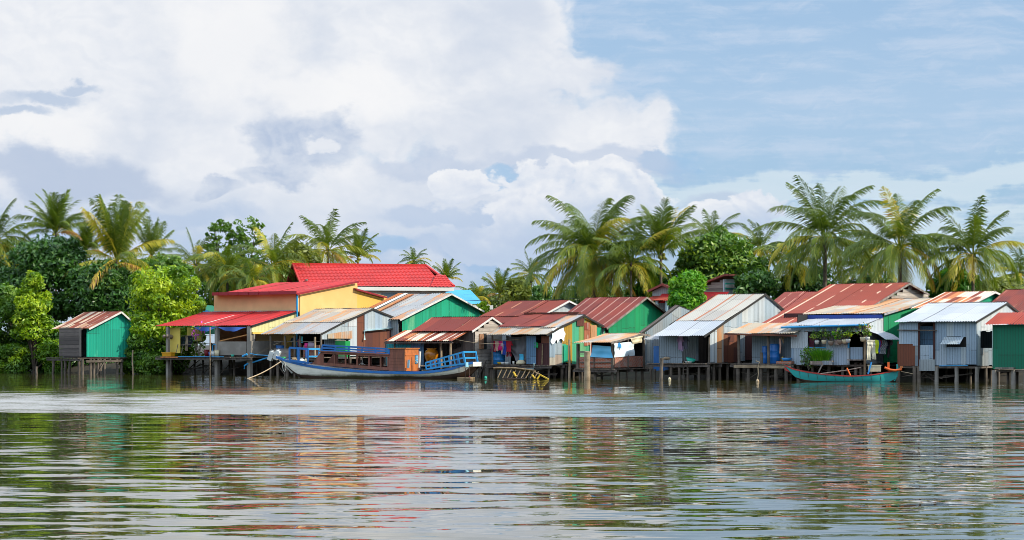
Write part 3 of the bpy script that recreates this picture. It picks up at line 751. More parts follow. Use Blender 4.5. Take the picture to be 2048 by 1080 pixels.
def vegetation():
    GP = 'coconut palms behind the houses'
    # ---- big foreground palms
    palm('largest coconut palm, broad full crown drooping over the dark red seamed roof', 1187, 512, 132, 24, 11, 'full', 54, .45)
    palm('tall dense coconut palm whose top frond rises highest of all', 1650, 474, 124, 22, 12, 'full', 36, .30)
    palm('dense coconut palm with orange coconuts, between the highest palm and the rightmost big one', 1800, 492, 120, 20, 23, 'full', 36, .38)
    palm('coconut palm with upright spread fronds and a green nut cluster, nearest the right edge', 1946, 508, 104, 21, 14, 'full', 30, .30)
    palm('slimmer dark green palm just right of the largest palm', 1322, 500, 92, 24, 15, 'young', 26, .2)
    palm('pale palm crown showing above the round mango tree', 1425, 478, 66, 34, 16, 'full', 24, .2)
    palm('small yellowish palm between the mango tree and the highest palm', 1522, 494, 60, 33, 17, 'full', 24, .3)
    palm('dark palm with dead brown fronds rising alone behind the red tiled roof', 656, 500, 84, 48, 18, 'full', 26, .65)
    palm('upright bright palm with stiff vertical fronds above the green shack', 234, 520, 108, 14, 19, 'stiff', 28, .5)
    palm('palm with feathery crown against the sky, second from the left edge', 112, 462, 72, 26, 20, 'young', 26, .2)
    palm('palm partly cut by the left edge of the picture', -8, 478, 84, 20, 21, 'full', 26, .35)
    palm('small dark palm just right of the stiff upright palm', 304, 508, 62, 26, 29, 'stiff', 20, .2)
    palm('pale grey-green palm behind the round yellow-green bush', 392, 528, 66, 30, 24, 'full', 26, .3)
    palm('palm with long arching fronds below the feathery bamboo', 455, 540, 74, 28, 25, 'droop', 28, .45)
    palm('brownish palm with a yellow drooping frond left of the red tiled gable', 545, 530, 82, 32, 26, 'full', 28, .55)
    palm('palm hidden low behind the upper red sheet roof', 505, 560, 60, 27, 27, 'droop', 26, .4)
    palm('small palm behind the right shoulder of the lone brownish palm', 716, 512, 48, 60, 22, 'young', 22, .2)
    palm('low palm crown on the left between the feathery palm and the stiff upright palm', 172, 500, 56, 30, 20, 'young', 26, .2)
    palm('palm leaning over the dark bushes at the far left', 45, 520, 66, 24, 25, 'droop', 28, .45)
    palm('tiny distant palm showing over the ridge of the red tiled roof', 828, 521, 30, 90, 16, 'full', 24, .2)
    palm('tiny distant palm just right of the red tiled roof', 893, 556, 34, 80, 22, 'young', 22, .2)
    palm('tall thin palm with a bare pale trunk left of the largest palm', 1062, 548, 44, 50, 24, 'full', 26, .3)
    palm('low palm behind the blue roof, leftmost of the low pair', 952, 592, 40, 48, 27, 'droop', 26, .4)
    palm('low palm behind the blue roof, rightmost of the low pair', 1000, 586, 44, 52, 22, 'young', 22, .2)
    palm('small palm behind the small grey gable between the big palms', 1580, 520, 70, 30, 25, 'droop', 28, .45)
    palm('dim palm filling the gap between the highest palm and its twin', 1722, 530, 84, 34, 27, 'droop', 26, .4)
    palm('palm low at the right edge behind the dark red roof', 2040, 545, 62, 40, 17, 'full', 24, .3)
    palm('palm crown tucked low behind the right side of the largest palm', 1262, 525, 84, 22, 26, 'full', 28, .45)
    # ---- broadleaf trees, left bank
    tree('round_bush', 'round bright yellow-green tree standing at the bank between green shack and red roof', 'tree', 328, 528, 742, 142, 5, 31, 'leaf_bright', 64, 250, .15, 'column', tone=.45, tvar=.55, lobe=.24)
    tree('small_tree', 'slender bright yellow-green tree with a pointed top left of the green shack', 'tree', 68, 540, 735, 112, 3.5, 32, 'leaf_bright', 54, 200, .15, 'cone', tone=.4, tvar=.5, lobe=.22)
    tree('broadleaf_tree', 'big dark green tree behind the pointed yellow-green tree', 'tree', 95, 482, 640, 175, 12, 33, 'leaf_dark', 60, 230, .19, 'round', tone=.4, group='dark trees on the left bank')
    tree('broadleaf_tree', 'dark drooping tree directly behind the green shack roof', 'tree', 195, 530, 660, 130, 12.5, 34, 'leaf_dark', 44, 220, .19, 'round', tone=.4, group='dark trees on the left bank')
    tree('broadleaf_tree', 'dark low tree at the left edge with its branches over the water', 'tree', 5, 560, 748, 110, 4, 35, 'leaf_mid', 50, 230, .17, 'column', tone=.42, group='dark trees on the left bank')
    tree('broadleaf_tree', 'dark low bush under the pointed yellow-green tree beside the shack piles', 'tree', 88, 650, 750, 110, 6, 36, 'leaf_dark', 46, 220, .15, 'column', tone=.35, group='dark trees on the left bank')
    tree('shrub', 'dark shrub at the water beside the right side of the green shack', 'shrub', 286, 672, 750, 74, 3, 37, 'leaf_mid', 34, 200, .14, 'column', tone=.25, group='shrubs at the water')
    tree('shrub', 'dark shrub behind the piles under the green shack', 'shrub', 190, 700, 750, 130, 9.5, 38, 'leaf_dark', 34, 160, .15, 'column', tone=.2, group='shrubs at the water', depth=.4)
    tree('shrub', 'brown-green shrub under the left end of the open red-roofed house', 'shrub', 348, 700, 750, 60, 5.5, 39, 'leaf_mid', 26, 150, .14, 'column', tone=.2, group='shrubs at the water')
    tree('bamboo', 'tall feathery bamboo rising against the sky, left plume', 'bamboo', 440, 438, 540, 60, 36, 40, 'leaf_mid', 46, 34, .15, 'round', tone=.5, group='bamboo plumes', lobe=.15)
    tree('bamboo', 'tall feathery bamboo rising against the sky, highest plume', 'bamboo', 494, 430, 580, 66, 37, 41, 'leaf_mid', 80, 40, .15, 'column', tone=.5, group='bamboo plumes', lobe=.16)
    tree('broadleaf_tree', 'mid green tree under the bamboo plumes behind the palms', 'tree', 485, 520, 640, 190, 38, 42, 'leaf_mid', 50, 150, .22, 'round', tone=.35, group='trees behind the houses')
    tree('broadleaf_tree', 'mid green tree behind the round yellow-green tree', 'tree', 330, 520, 660, 130, 22, 43, 'leaf_mid', 40, 170, .2, 'round', tone=.35, group='trees behind the houses')
    tree('broadleaf_tree', 'olive tree between the brownish palm and the red tiled roof', 'tree', 590, 490, 620, 120, 42, 44, 'leaf_olive', 36, 130, .22, 'round', tone=.4, group='trees behind the houses')
    for px, pt, w, dy, sd_, lm, lab in ((30, 690, 70, 3, 61, 'leaf_mid', 'low olive bush touching the water left of the pointed tree'), (118, 700, 50, 4.5, 62, 'leaf_mid', 'low bush behind the left piles of the green shack'), (306, 715, 60, 2.5, 63, 'leaf_mid', 'low bush at the foot of the round yellow-green tree'), (262, 690, 40, 3.5, 64, 'leaf_bright', 'small yellowish bush right against the green shack wall')):
        tree('shrub', lab, 'shrub', px, pt, 750, w, dy, sd_, lm, 26, 150, .13, 'column', tone=.45, group='shrubs at the water')
    # ---- centre gap
    tree('broadleaf_tree', 'pale yellow-green tree behind the middle dark red roof', 'tree', 1035, 560, 640, 62, 46, 45, 'leaf_olive', 30, 150, .2, 'column', tone=.6, group='trees behind the houses')
    tree('broadleaf_tree', 'low dark green round tree beside the bare palm trunk', 'tree', 1088, 574, 640, 50, 44, 46, 'leaf_dark', 26, 150, .2, 'round', tone=.6, group='trees behind the houses')
    tree('broadleaf_tree', 'dim green tree behind the low palms over the blue roof', 'tree', 975, 585, 660, 130, 58, 47, 'leaf_olive', 44, 130, .24, 'dome', tone=.35, group='trees behind the houses')
    tree('shrub', 'small bright green shrub poking up beside the blue roof', 'shrub', 962, 604, 640, 30, 20, 48, 'leaf_bright', 14, 110, .14, 'round', tone=.5)
    tree('broadleaf_tree', 'dark tree filling in under the drooping fronds of the largest palm', 'tree', 1185, 560, 660, 150, 30, 49, 'leaf_dark', 44, 150, .2, 'round', tone=.35, group='trees behind the houses')
    tree('broadleaf_tree', 'glossy green tree beside the small red-roofed gable house', 'tree', 1298, 532, 640, 90, 27, 50, 'leaf_lush', 40, 170, .19, 'round', tone=.2, group='trees behind the houses')
    tree('mango_tree', 'large round mango tree with dense dark olive crown', 'tree', 1442, 470, 625, 158, 28, 51, 'leaf_mid', 74, 250, .19, 'round', tone=.4, tvar=.5, trunk_r=.25)
    tree('small_tree', 'small vivid green round tree in front of the red-roofed house', 'tree', 1378, 546, 628, 76, 14.6, 52, 'leaf_lush', 40, 220, .15, 'round', tone=.62, tvar=.3)
    tree('broadleaf_tree', 'dark tree right of the grey timber gable', 'tree', 1510, 545, 640, 92, 20, 53, 'leaf_dark', 40, 190, .18, 'round', tone=.5, group='trees behind the houses')
    tree('broadleaf_tree', 'dark tree hidden under the highest palm', 'tree', 1620, 545, 640, 130, 32, 54, 'leaf_dark', 36, 150, .2, 'round', tone=.25, group='trees behind the houses')
    tree('broadleaf_tree', 'dark tree hidden between the two big right palms', 'tree', 1735, 560, 640, 130, 34, 55, 'leaf_dark', 36, 150, .2, 'round', tone=.25, group='trees behind the houses')
    tree('broadleaf_tree', 'glossy green tree between the two rightmost big palms', 'tree', 1905, 542, 620, 88, 24, 56, 'leaf_lush', 40, 190, .18, 'round', tone=.35, group='trees behind the houses')
    tree('broadleaf_tree', 'low olive hedge-like tree over the far right dark red roof', 'tree', 2010, 568, 620, 120, 30, 57, 'leaf_olive', 40, 150, .18, 'dome', tone=.5, group='trees behind the houses')
    tree('broadleaf_tree', 'dark tree low behind the left palms', 'tree', 255, 520, 640, 120, 20, 58, 'leaf_dark', 36, 150, .2, 'round', tone=.3, group='trees behind the houses')
    tree('broadleaf_tree', 'dim olive tree under the leftmost palms', 'tree', 20, 500, 620, 120, 26, 59, 'leaf_mid', 36, 150, .2, 'round', tone=.4, group='trees behind the houses')
# ------------------------------------------------------------------ buildings of the front row
REG = {}
def houses_front():
    G = 'houses on stilts along the river'
    # ---------- green shack far left
    F = Fr(119, 48); r = F.root('stilt_shack', 'small shack with teal green side wall and rusty striped roof among the trees', 'shack', G)
    uR = F.u(172); zb = F.z(715, 0, 0)
    P, uL = roof(F, r, uR+.3, [(178, 657), (243, 623), (262, 640)], 103, ['old_rust_roof', 'old_rust_roof'], trim='white_trim', sheet=.9)
    wall(F, r, 'side_wall', [(173, 656), (243, 625), (262, 642), (272, 652)], 714, 'teal_green_wall', u=uR)
    wall(F, r, 'front_wall', [(119, 655), (160, 655)], 713, 'dark_wood', 'h', w=.28)
    wall(F, r, 'post', [(160, 655), (163, 655)], 713, 'weathered_wood', 'f')
    shell(F, r, 0, uR, .3, P, zb); deck(F, r, -.8, uR+.1, -.6, 4.2, zb)
    for px, l in ((108, -.3), (124, .05), (131, -.1), (141, -.35), (158, 0), (165, .05)): pile(r, F.u(px, -.4), -.4, zb-.1, .09, l)
    for px, l in ((181, 0), (188, 0), (196, 0), (201, 0), (209, 0), (234, 0), (243, 0)): pile(r, uR+.1, F.v(px, uR+.1), zb-.1, .09, ru(-.05, .05), zb=-1.5)
    mb = MB(); mb.bar((uR+.22, F.v(172, uR+.2), zb-.25), (uR+.22, F.v(246, uR+.2), zb-.22), .06, .16); mb.bar((uR+.3, F.v(184, uR), -.3), (uR+.3, F.v(206, uR), zb-.2), .06); mb.build('brace', 'pile', r)
    REG['shack'] = (F, r, uR, zb)
    # ---------- yellow house with open red-roofed terrace
    F = Fr(328, 31); uR = F.u(500); zb = F.z(713, 0, 0)
    r = F.root('yellow_house', 'yellow plastered house with two red sheet roofs and an open terrace on concrete columns', 'house', G)
    P, uL = roof(F, r, uR+.12, [(503, 651), (596, 622)], 312, ['bright_red_roof'], trim='dark', per=.2, amp=.02)
    v1 = F.v(598, uR)
    mb = MB(); # streaks of white patching tape on the red roof
    for (a, b_) in (((402, 649), (470, 633)),):
        q = [F.S(*t, uR*.55) for t in ()]
    um = uR*.42
    mb.bar((um, P[0][0]+.5, interp(P, P[0][0]+.5)+.05), (um+.15, P[1][0]-1.6, interp(P, P[1][0]-1.6)+.05), .09, .012); mb.build('roof_tape', 'white_trim', r)
    wall(F, r, 'upper_wall', [(430, 587), (598, 585)], 626, 'render_tan', 'f', v=v1, th=.12)
    mb = MB(); z0 = F.z(627, uR, v1); mb.box((F.u(430, v1), v1-.35, z0), (uR, v1-.16, z0+.22)); mb.build('flashing', 'galv_roof', r)
    wall(F, r, 'side_wall', [(598, 585), (640, 578), (712, 565)], 690, 'render_cream', 'f', u=uR, th=.1)
    wall(F, r, 'side_wall', [(712, 565), (713, 578), (772, 593)], 690, 'render_yellow', 'f', u=uR, th=.1)
    wall(F, r, 'side_cladding', [(503, 651), (594, 624)], 665, 'cream_clad', 't', u=uR+.02, amp=.006)
    # pale band strip between lower roof line and opening
    wall(F, r, 'side_wall', [(503, 664), (598, 664)], 668, 'render_yellow', 'f', u=uR, th=.12)
    wall(F, r, 'low_wall', [(500, 682), (560, 682)], 711, 'concrete', 'f', u=uR, th=.12)
    wall(F, r, 'side_wall', [(567, 666), (598, 664)], 700, 'render_yellow', 'f', u=uR, th=.1)
    wall(F, r, 'column', [(505, 664), (508, 664)], 683, 'concrete', 'f', u=uR, th=.1)
    P2, uL2 = roof(F, r, uR+.35, [(594, 587), (717, 562)], 423, ['bright_red_roof'], trim='red_fascia', per=.2, sag=0)
    vr = P2[-1][0]
    roof(F, r, uR+.35, [(712, 577), (774, 594)], 500, ['bright_red_roof'], trim='red_fascia', sag=0)
    mb = MB(); a, b_ = F.P(425, 588, P2[0][0]-.05), F.P(597, 588, P2[0][0]-.05); mb.bar((a[0], a[1], a[2]), (uR+.35, b_[1], a[2]), .14, .22)
    for i in range(6): mb.bar((a[0]+.9*(i+.6), a[1]-.09, a[2]-.12), (a[0]+.9*(i+.6), a[1]-.09, a[2]+.14), .03)
    mb.build('gutter', 'red_fascia', r)
    mb = MB(); q = F.S(596, 590, uR+.18); mb.tube([(q[0], q[1]-.1, q[2]+.05), (q[0], q[1]-.1, 1.2)], .065, 8); mb.build('drain_pipe', 'pipe_blue', r)
    vb = P[-1][0]+6
    mb = MB(); mb.box((F.u(430, v1), v1+.05, zb), (F.u(430, v1)+.1, vr+3, F.z(590, uR, v1))); mb.box((F.u(430, v1), vr+2.6, zb), (uR, vr+2.7, F.z(590, uR, v1))); mb.build('wall', 'render_tan', r)
    mb = MB(); mb.box((F.u(420, 0), v1-.4, zb), (uR, v1-.3, F.z(640, uR, v1))); mb.build('terrace_back_wall', 'render_tan', r)
    for px, w in ((334, .2), (432, .24), (497, .28)):
        mb = MB(); u = F.u(px); mb.box((u-w/2, 0, -1.4), (u+w/2, w, P[0][1]-.05)); mb.build('column', 'concrete', r)
    wall(F, r, 'wall_panel', [(336, 656), (361, 656)], 706, 'yellow_panel', 'f', v=.5)
    wall(F, r, 'low_wall', [(435, 683), (495, 683)], 710, 'concrete', 'f', v=.15, th=.12)
    wall(F, r, 'inner_panel', [(375, 655), (405, 655)], 682, 'yellow_panel', 'f', v=3.2)
    mb = MB(); # rails in the open bay
    for (a, b_) in (((361, 690), (424, 686)), ((361, 672), (425, 670))):
        mb.bar(F.P(*a, .4), F.P(*b_, .4), .04)
    for px in (363, 391, 396, 399, 352): mb.bar(F.P(px, 707, -.1), F.P(px+4, 688, .3), .035)
    mb.build('railing', 'pile', r)
    mb = MB(); mb.box((F.u(361), 3, zb), (F.u(430), 3.1, zb+.9)); mb.build('shelf', 'dark_wood', r)
    deck(F, r, F.u(320), uR+.3, -.45, 5.5, zb)
    mb = MB(); q = F.P(320, 714, -.52); mb.bar((q[0]+1.6, -.52, zb+.01), (F.u(447, -.5), -.52, zb-.0), .04, .045); mb.build('edge_strip', 'blue_paint_light', r)
    mb = MB(); mb.bar((q[0], -.5, zb-.04), (q[0]+1.6, -.5, zb-.04), .04, .07); mb.build('edge_strip', 'orange_wood', r)
    piles(F, r, (343, 468), zb-.1, v=1.2, rows=(2.2, 3.6), u0=0, u1=uR)
    mb = MB(); mb.tube([(F.u(421, -.6), -.6, -1.2), (F.u(420, -.6), -.6, P[0][1]-.1)], .045, 7); mb.build('pole', 'pile_pale', r)
    mb = MB(); a = F.P(489, 738, -.1); mb.tube([a, (a[0], a[1], a[2]+.22), (a[0]+.15, a[1]+.05, a[2]+.32), (uR+.6, 1.2, a[2]+.75)], .06, 8); mb.build('waste_pipe', 'pipe_blue', r)
    REG['yellow'] = (F, r, uR, zb)
    # blue tarpaulins under the eave
    for (pts, lab) in ((((392, 655), (436, 655), (400, 664)), 'blue tarpaulin rolled under the red eave over the open bay'), (((440, 655), (494, 657), (470, 664)), 'blue tarpaulin strung under the red eave over the concrete half wall')):
        a, b_, c_ = (F.P(*p, .1) for p in pts); n = 12; rows = [[], []]
        for i in range(n+1):
            t = i/n; x = a[0]+(b_[0]-a[0])*t; zt = a[2]+.02; zz = zt - (a[2]-c_[2])*(sin(pi*t)*.8+.25*abs(sin(7*t)))
            rows[0].append((x, -.05+.1*sin(9*t), zt)); rows[1].append((x, .12*sin(7*t)-.1, zz))
        mb = MB(); mb.grid(rows); o = mb.build('tarpaulin', 'tarp_blue'); o.location = (*F.w(0, 0), 0); o.rotation_euler = (0, 0, -F.a); tag(o, lab, 'tarpaulin')
    # ---------- grey tin house at the bow of the boat
    F = Fr(548, 33); uR = F.u(640); zb = F.z(714, 0, 0)
    r = F.root('tin_house', 'grey tin-roofed house behind the cargo boat with dark red and blue-grey patched side', 'house', G)
    P, uL = roof(F, r, uR+.1, [(640, 668), (686, 644), (746, 617), (801, 639)], 522, ['galv_roof', 'galv_roof_tan', 'galv_roof'], jit=.06)
    wall(F, r, 'side_wall', [(697, 641), (714, 633)], 712, 'side_galv_clean', u=uR)
    wall(F, r, 'side_wall', [(713, 634), (729, 627)], 712, 'rust_wall', u=uR)
    wall(F, r, 'side_wall', [(729, 627), (746, 619), (797, 639)], 660, 'front_galv', u=uR+.03)
    wall(F, r, 'side_wall', [(729, 658), (797, 658)], 712, 'rust_wall', u=uR)
    wall(F, r, 'hanging_sheet', [(642, 667), (697, 641)], 678, 'side_galv', u=uR+.06)
    wall(F, r, 'hanging_sheet', [(655, 668), (704, 661)], 677, 'galv_roof_tan', 'f', u=uR+.12, th=.03)
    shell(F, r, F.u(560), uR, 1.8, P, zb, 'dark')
    for px in (541, 570, 589, 600, 642):
        u = F.u(px, .1); mb = MB(); mb.tube([(u, .1, -1.3), (u+.02, .1, zb), (u, .1, P[0][1]-.1)], .07, 7); mb.build('post', 'pile', r)
    mb = MB(); mb.tube([F.P(630, 716, -.3), F.P(630, 674, -.25)], .07, 7); mb.build('pole', 'pile_pale', r)
    wall(F, r, 'low_wall', [(607, 690), (640, 690)], 714, 'brick', 'f', v=.5)
    wall(F, r, 'low_wall', [(548, 697), (578, 697)], 715, 'weathered_wood', 'h', v=0, w=.25)
    wall(F, r, 'wall_panel', [(648, 676), (698, 676)], 692, 'front_galv', 'f', u=uR-.8)
    mb = MB(); mb.bar(F.P(548, 683, .2), F.P(640, 683, .2), .04); mb.build('clothes_rail', 'pile', r)
    mb = MB(); a, b_ = F.S(729, 662, uR+.15), F.S(801, 655, uR+.15); mb.tube([(a[0], a[1], a[2]-.6), a, b_, (b_[0], b_[1], b_[2]+.8)], .07, 8); mb.build('drain_pipe', 'pipe_pale', r)
    deck(F, r, F.u(545), uR+.2, -.2, P[-1][0]-.5, zb)
    piles(F, r, (556, 575, 600, 625, 640), zb-.1, rows=(2.5, 5), u0=0, u1=uR)
    for px in (660, 700, 740, 790): pile(r, uR, F.v(px, uR), zb-.1)
    REG['tin3'] = (F, r, uR, zb)
    # ---------- dark red roof timber house at the stern
    F = Fr(768, 33); uR = F.u(948, 0); zb = F.z(735, 0, 0); zb = max(zb, .75)
    r = F.root('timber_house', 'weathered timber house with small pale plank gable and rust striped awning beside the boat stern', 'house', G)
    P, uL = roof(F, r, uR+.12, [(944, 662), (984, 634), (1004, 648)], 822, ['dark_red_roof', 'dark_red_roof'], trim='white_trim')
    wall(F, r, 'side_wall', [(949, 660), (984, 636), (1003, 649)], 735, 'pale_wood', 'h', u=uR, w=.22)
    wall(F, r, 'front_wall', [(902, 664), (948, 663)], 738, 'dark_wood', 'p', v=0)
    q = F.P(818, 660, P[0][0]); # awning
    uA = F.u(903, -1.9); zA0 = F.z(682, uA, -1.9); zA1 = F.z(660, F.u(935, 0), 0)
    mb = MB(); corr_roof(mb, F.u(768, -1.9), uA, [(-1.9, zA0), (.25, zA1)], sub=3, jit=.09, sheet=.75); mb.build('awning', 'rust_stripe_roof', r)
    mb = MB()
    for t in (.1, .4, .7, .97): u = F.u(768, -1.8)*(1-t)+uA*t; mb.bar((u, -1.85, zA0-.06), (u, .2, zA1-.06), .05)
    mb.bar((F.u(768, -1.8), -1.75, zA0-.1), (uA, -1.75, zA0-.1), .06, .08); mb.build('awning_beam', 'dark_wood', r)
    vf = -1.1
    for px in (790, 882, 901):
        u = F.u(px, vf); mb = MB(); mb.tube([(u, vf, -1.2), (u+.03, vf, zb), (u-.02, vf, zA0+.1)], .075, 7); mb.build('post', 'pile_pale' if px > 800 else 'pile', r)
    wall(F, r, 'wall_panel', [(795, 678), (822, 678)], 690, 'weathered_wood', 'h', v=vf)
    wall(F, r, 'wall_panel', [(773, 688), (822, 688)], 740, 'teal_tin', v=vf-.03, jit=.12)
    wall(F, r, 'wall_panel', [(822, 677), (848, 677)], 739, 'bluegrey_sheet', v=vf-.06)
    wall(F, r, 'door_panel', [(850, 678), (859, 678)], 738, 'maroon_in', 'f', v=vf+.3)
    wall(F, r, 'inner_wall', [(770, 678), (905, 678)], 738, 'dark_wood', 'p', v=1.0)
    mb = MB(); c0 = F.S(966, 690, uR+.03); c1 = F.S(972, 665, uR+.03)
    wall(F, r, 'shutter', [(958, 668), (966, 668)], 698, 'shutter', 'f', u=uR+.06)
    wall(F, r, 'window', [(966, 667), (973, 667)], 698, 'dark', 'f', u=uR+.045, th=.02)
    shell(F, r, F.u(832), uR, .1, P, zb, 'dark_wood')
    mb = MB(); mb.box((0, vf, zb-.12), (uR, 1.3, zb)); mb.box((F.u(832), 1.3, zb-.12), (uR, P[-1][0]-.2, zb)); mb.build('floor', 'deck_wood', r)
    piles(F, r, (905, 918, 932, 945), zb+.1, rows=(1.5, 3), u0=0, u1=uR, v=.05)
    for px in (952, 960, 968, 980, 992): pile(r, uR-.02, F.v(px, uR), zb, .08)
    mb = MB(); mb.bar((uR+.05, .1, -.3), (uR+.05, 1.3, 1.1), .05); mb.build('brace', 'dark_wood', r)
    REG['timber'] = (F, r, uR, zb, vf)
    # ---------- laundry house
    F = Fr(982, 32); uR = F.u(1099); zb = F.z(729, 0, 0)
    r = F.root('laundry_house', 'tin house with open laundry bay, pale awning and patched green and rust side wall', 'house', G)
    P, uL = roof(F, r, uR+.15, [(1093, 669), (1118, 655), (1168, 630), (1212, 654)], 970, ['galv_roof_tan', 'galv_roof', 'galv_roof'], jit=.07)
    # dark red left part of the upper roof
    v1, v2 = P[1][0], P[2][0]
    mb = MB(); uq = F.u(1088, v1); uq0 = F.u(998, v1); corr_roof(mb, uq0-.1, uq, [(v1-.05, P[1][1]+.07), (v2+.1, P[2][1]+.1)], sub=2); mb.build('roof', 'dark_red_roof', r)
    mb = MB()
    for i in range(16):
        u = uq0 + (uq+.6-uq0)*i/16; mb.box((u, v2-.1, P[2][1]+.06+ru(0, .03)), (u+.38, v2+.2, P[2][1]+.16+ru(0, .04)))
    mb.build('ridge_cap', 'rust_wall', r)
    wall(F, r, 'side_wall', [(1099, 668), (1124, 656)], 733, 'patch_galv', u=uR, sheet=.45)
    wall(F, r, 'side_wall', [(1123, 656), (1168, 632), (1210, 655)], 726, 'patch_green_wall', u=uR, sheet=.62, jit=.1)
    for pts, bt, m_ in (([(1154, 641), (1168, 634)], 652, 'rust_wall'), ([(1169, 645), (1180, 645)], 690, 'old_rust_roof'), ([(1181, 650), (1193, 650)], 676, 'rust_sheet'), ([(1180, 684), (1188, 684)], 712, 'old_rust_roof'), ([(1127, 690), (1136, 690)], 722, 'green_wall'), ([(1194, 655), (1204, 655)], 700, 'green_wall')):
        wall(F, r, 'wall_patch', pts, bt, m_, u=uR+.06, sheet=.5, jit=.08)
    wall(F, r, 'hanging_sheet', [(1053, 672), (1072, 672)], 729, 'bluegrey_sheet', v=-.12)
    wall(F, r, 'wall_panel', [(1072, 686), (1098, 686)], 730, 'maroon_wall', v=0)
    wall(F, r, 'wall_panel', [(1083, 672), (1098, 672)], 687, 'rust_wall', v=0)
    mb = MB(); mb.bar(F.P(1084, 729, -.08), F.P(1085, 688, -.08), .06, .03); mb.build('batten', 'bamboo', r)
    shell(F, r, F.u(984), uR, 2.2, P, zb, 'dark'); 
    mb = MB(); u = F.u(984); mb.tube([(u, .05, -1), (u, .05, P[0][1]-.05)], .06, 7); mb.build('post', 'pile', r)
    mb = MB(); u = F.u(1034); mb.tube([(u, 1, zb), (u, 1, zb+1.4)], .05, 7); mb.build('post', 'pile', r)
    deck(F, r, F.u(978), uR+.1, -.25, 3.2, zb)
    mb = MB(); mb.box((0, 3.2, zb-.1), (uR, P[-1][0]-.3, zb-.02)); mb.build('floor', 'deck_wood', r)
    piles(F, r, (982, 1012, 1048, 1098), zb-.1, rows=(2, 3.4), u0=0, u1=uR)
    for px in (1125, 1133, 1140, 1165, 1190): pile(r, uR-.05, F.v(px, uR), zb, .09)
    mb = MB(); a = F.P(985, 733, -.3); b_ = F.P(1068, 738, -.3); mb.tube([(F.u(1020, -.3), -.3, b_[2]), b_, (b_[0], b_[1], b_[2]+.35)], .03, 6); mb.build('drain_pipe', 'pipe_pale', r)
    REG['laundry'] = (F, r, uR, zb)
    # ---------- little brick shack
    F = Fr(1158, 32, dY=-1.2); uR = F.u(1226); zb = F.z(737, 0, 0)
    r = F.root('brick_shack', 'little open shack with orange brick parapet and light blue and white tarpaulins', 'shack', G)
    P, uL = roof(F, r, uR+.1, [(1222, 685), (1284, 667), (1300, 670)], 1148, ['galv_roof_tan', 'galv_roof_tan'], jit=.08, trim='weathered_wood')
    wall(F, r, 'front_parapet', [(1160, 714), (1225, 714)], 735, 'brick', 'f', v=0)
    wall(F, r, 'side_parapet', [(1228, 713), (1284, 712)], 735, 'brick', 'f', u=uR)
    for px in (1156, 1225):
        u = F.u(px, .0); mb = MB(); mb.box((u-.07, .0-.08, zb), (u+.07, .1, P[0][1]-.08)); mb.build('post', 'pile', r)
    for px in (1254, 1286):
        v = F.v(px, uR); mb = MB(); mb.box((uR, v-.06, zb), (uR+.1, v+.06, interp(P, v)-.06)); mb.build('post', 'pile', r)
    mb = MB(); mb.bar(F.P(1158, 704, .05), F.P(1180, 704, .05), .05, .1); mb.bar(F.P(1158, 708, .05), F.P(1180, 708, .05), .04, .05); mb.build('rail', 'weathered_wood', r)
    mb = MB(); mb.bar(F.P(1160, 725, -.09), F.P(1224, 725, -.09), .04, .06)
    for px in (1188,): mb.bar(F.P(px, 735, -.09), F.P(px, 713, -.09), .05)
    mb.build('batten', 'pile', r)
    shell(F, r, 0, uR, 1.5, P, zb, 'dark'); deck(F, r, -.2, uR+.25, -.3, P[-1][0]-.5, zb)
    piles(F, r, (1160, 1190, 1225), zb-.1, rows=(2,), u0=0, u1=uR)
    for px in (1235, 1254, 1272, 1284): pile(r, uR, F.v(px, uR), zb)
    REG['brick'] = (F, r, uR, zb)
    # ---------- leaning lean-to between
    F = Fr(1300, 32, dY=1.5); uR = F.u(1338); zb = F.z(735, 0, 0)
    r = F.root('lean_to', 'narrow grey lean-to with dark opening squeezed between brick shack and long grey house', 'shack', G)
    P, uL = roof(F, r, uR, [(1320, 679), (1350, 665)], 1285, ['galv_roof'], trim=None)
    wall(F, r, 'wall_panel', [(1308, 692), (1338, 692)], 741, 'barrel_blue', 'f', v=.2)
    wall(F, r, 'wall_panel', [(1294, 680), (1304, 680)], 722, 'front_galv_old', v=.8)
    mb = MB(); mb.box((-.6, 3, 0.2), (uR+1, 3.1, 3)); mb.build('wall', 'dark_wood', r)
    mb = MB(); mb.box((-.6, .5, zb-.1), (uR+.5, 3, zb)); mb.build('floor', 'deck_wood', r)
    piles(F, r, (1302, 1310), zb-.1)
    # ---------- long grey house
    F = Fr(1317, 32); uR = F.u(1420); zb = F.z(726, 0, 0)
    r = F.root('tin_house', 'grey tin house with rust streaked upper roof and laundry porch right of the brick shack', 'house', G)
    P, uL = roof(F, r, uR+.12, [(1408, 672), (1453, 641), (1531, 588), (1572, 622)], 1307, ['galv_roof_new', 'galv_roof_streak', 'galv_roof'], jit=.05)
    wall(F, r, 'front_wall', [(1318, 670), (1365, 671)], 725, 'front_galv_old', v=0)
    wall(F, r, 'inner_wall', [(1365, 672), (1397, 672)], 722, 'front_galv_old', v=1.3)
    wall(F, r, 'side_wall', [(1420, 664), (1434, 655)], 725, 'side_galv', u=uR, sheet=.6)
    wall(F, r, 'side_wall', [(1434, 655), (1447, 646)], 725, 'galv_roof_tan', u=uR+.01, sheet=.6)
    wall(F, r, 'side_wall', [(1447, 646), (1453, 642), (1531, 590), (1570, 622)], 667, 'side_galv', u=uR+.03, sheet=.7)
    wall(F, r, 'side_wall', [(1447, 664), (1478, 664)], 725, 'rust_wall', u=uR, sheet=.6)
    wall(F, r, 'side_wall', [(1478, 664), (1490, 664)], 722, 'front_galv_old', u=uR, sheet=.6)
    wall(F, r, 'side_wall', [(1490, 664), (1572, 664)], 720, 'maroon_wall', u=uR, sheet=.6)
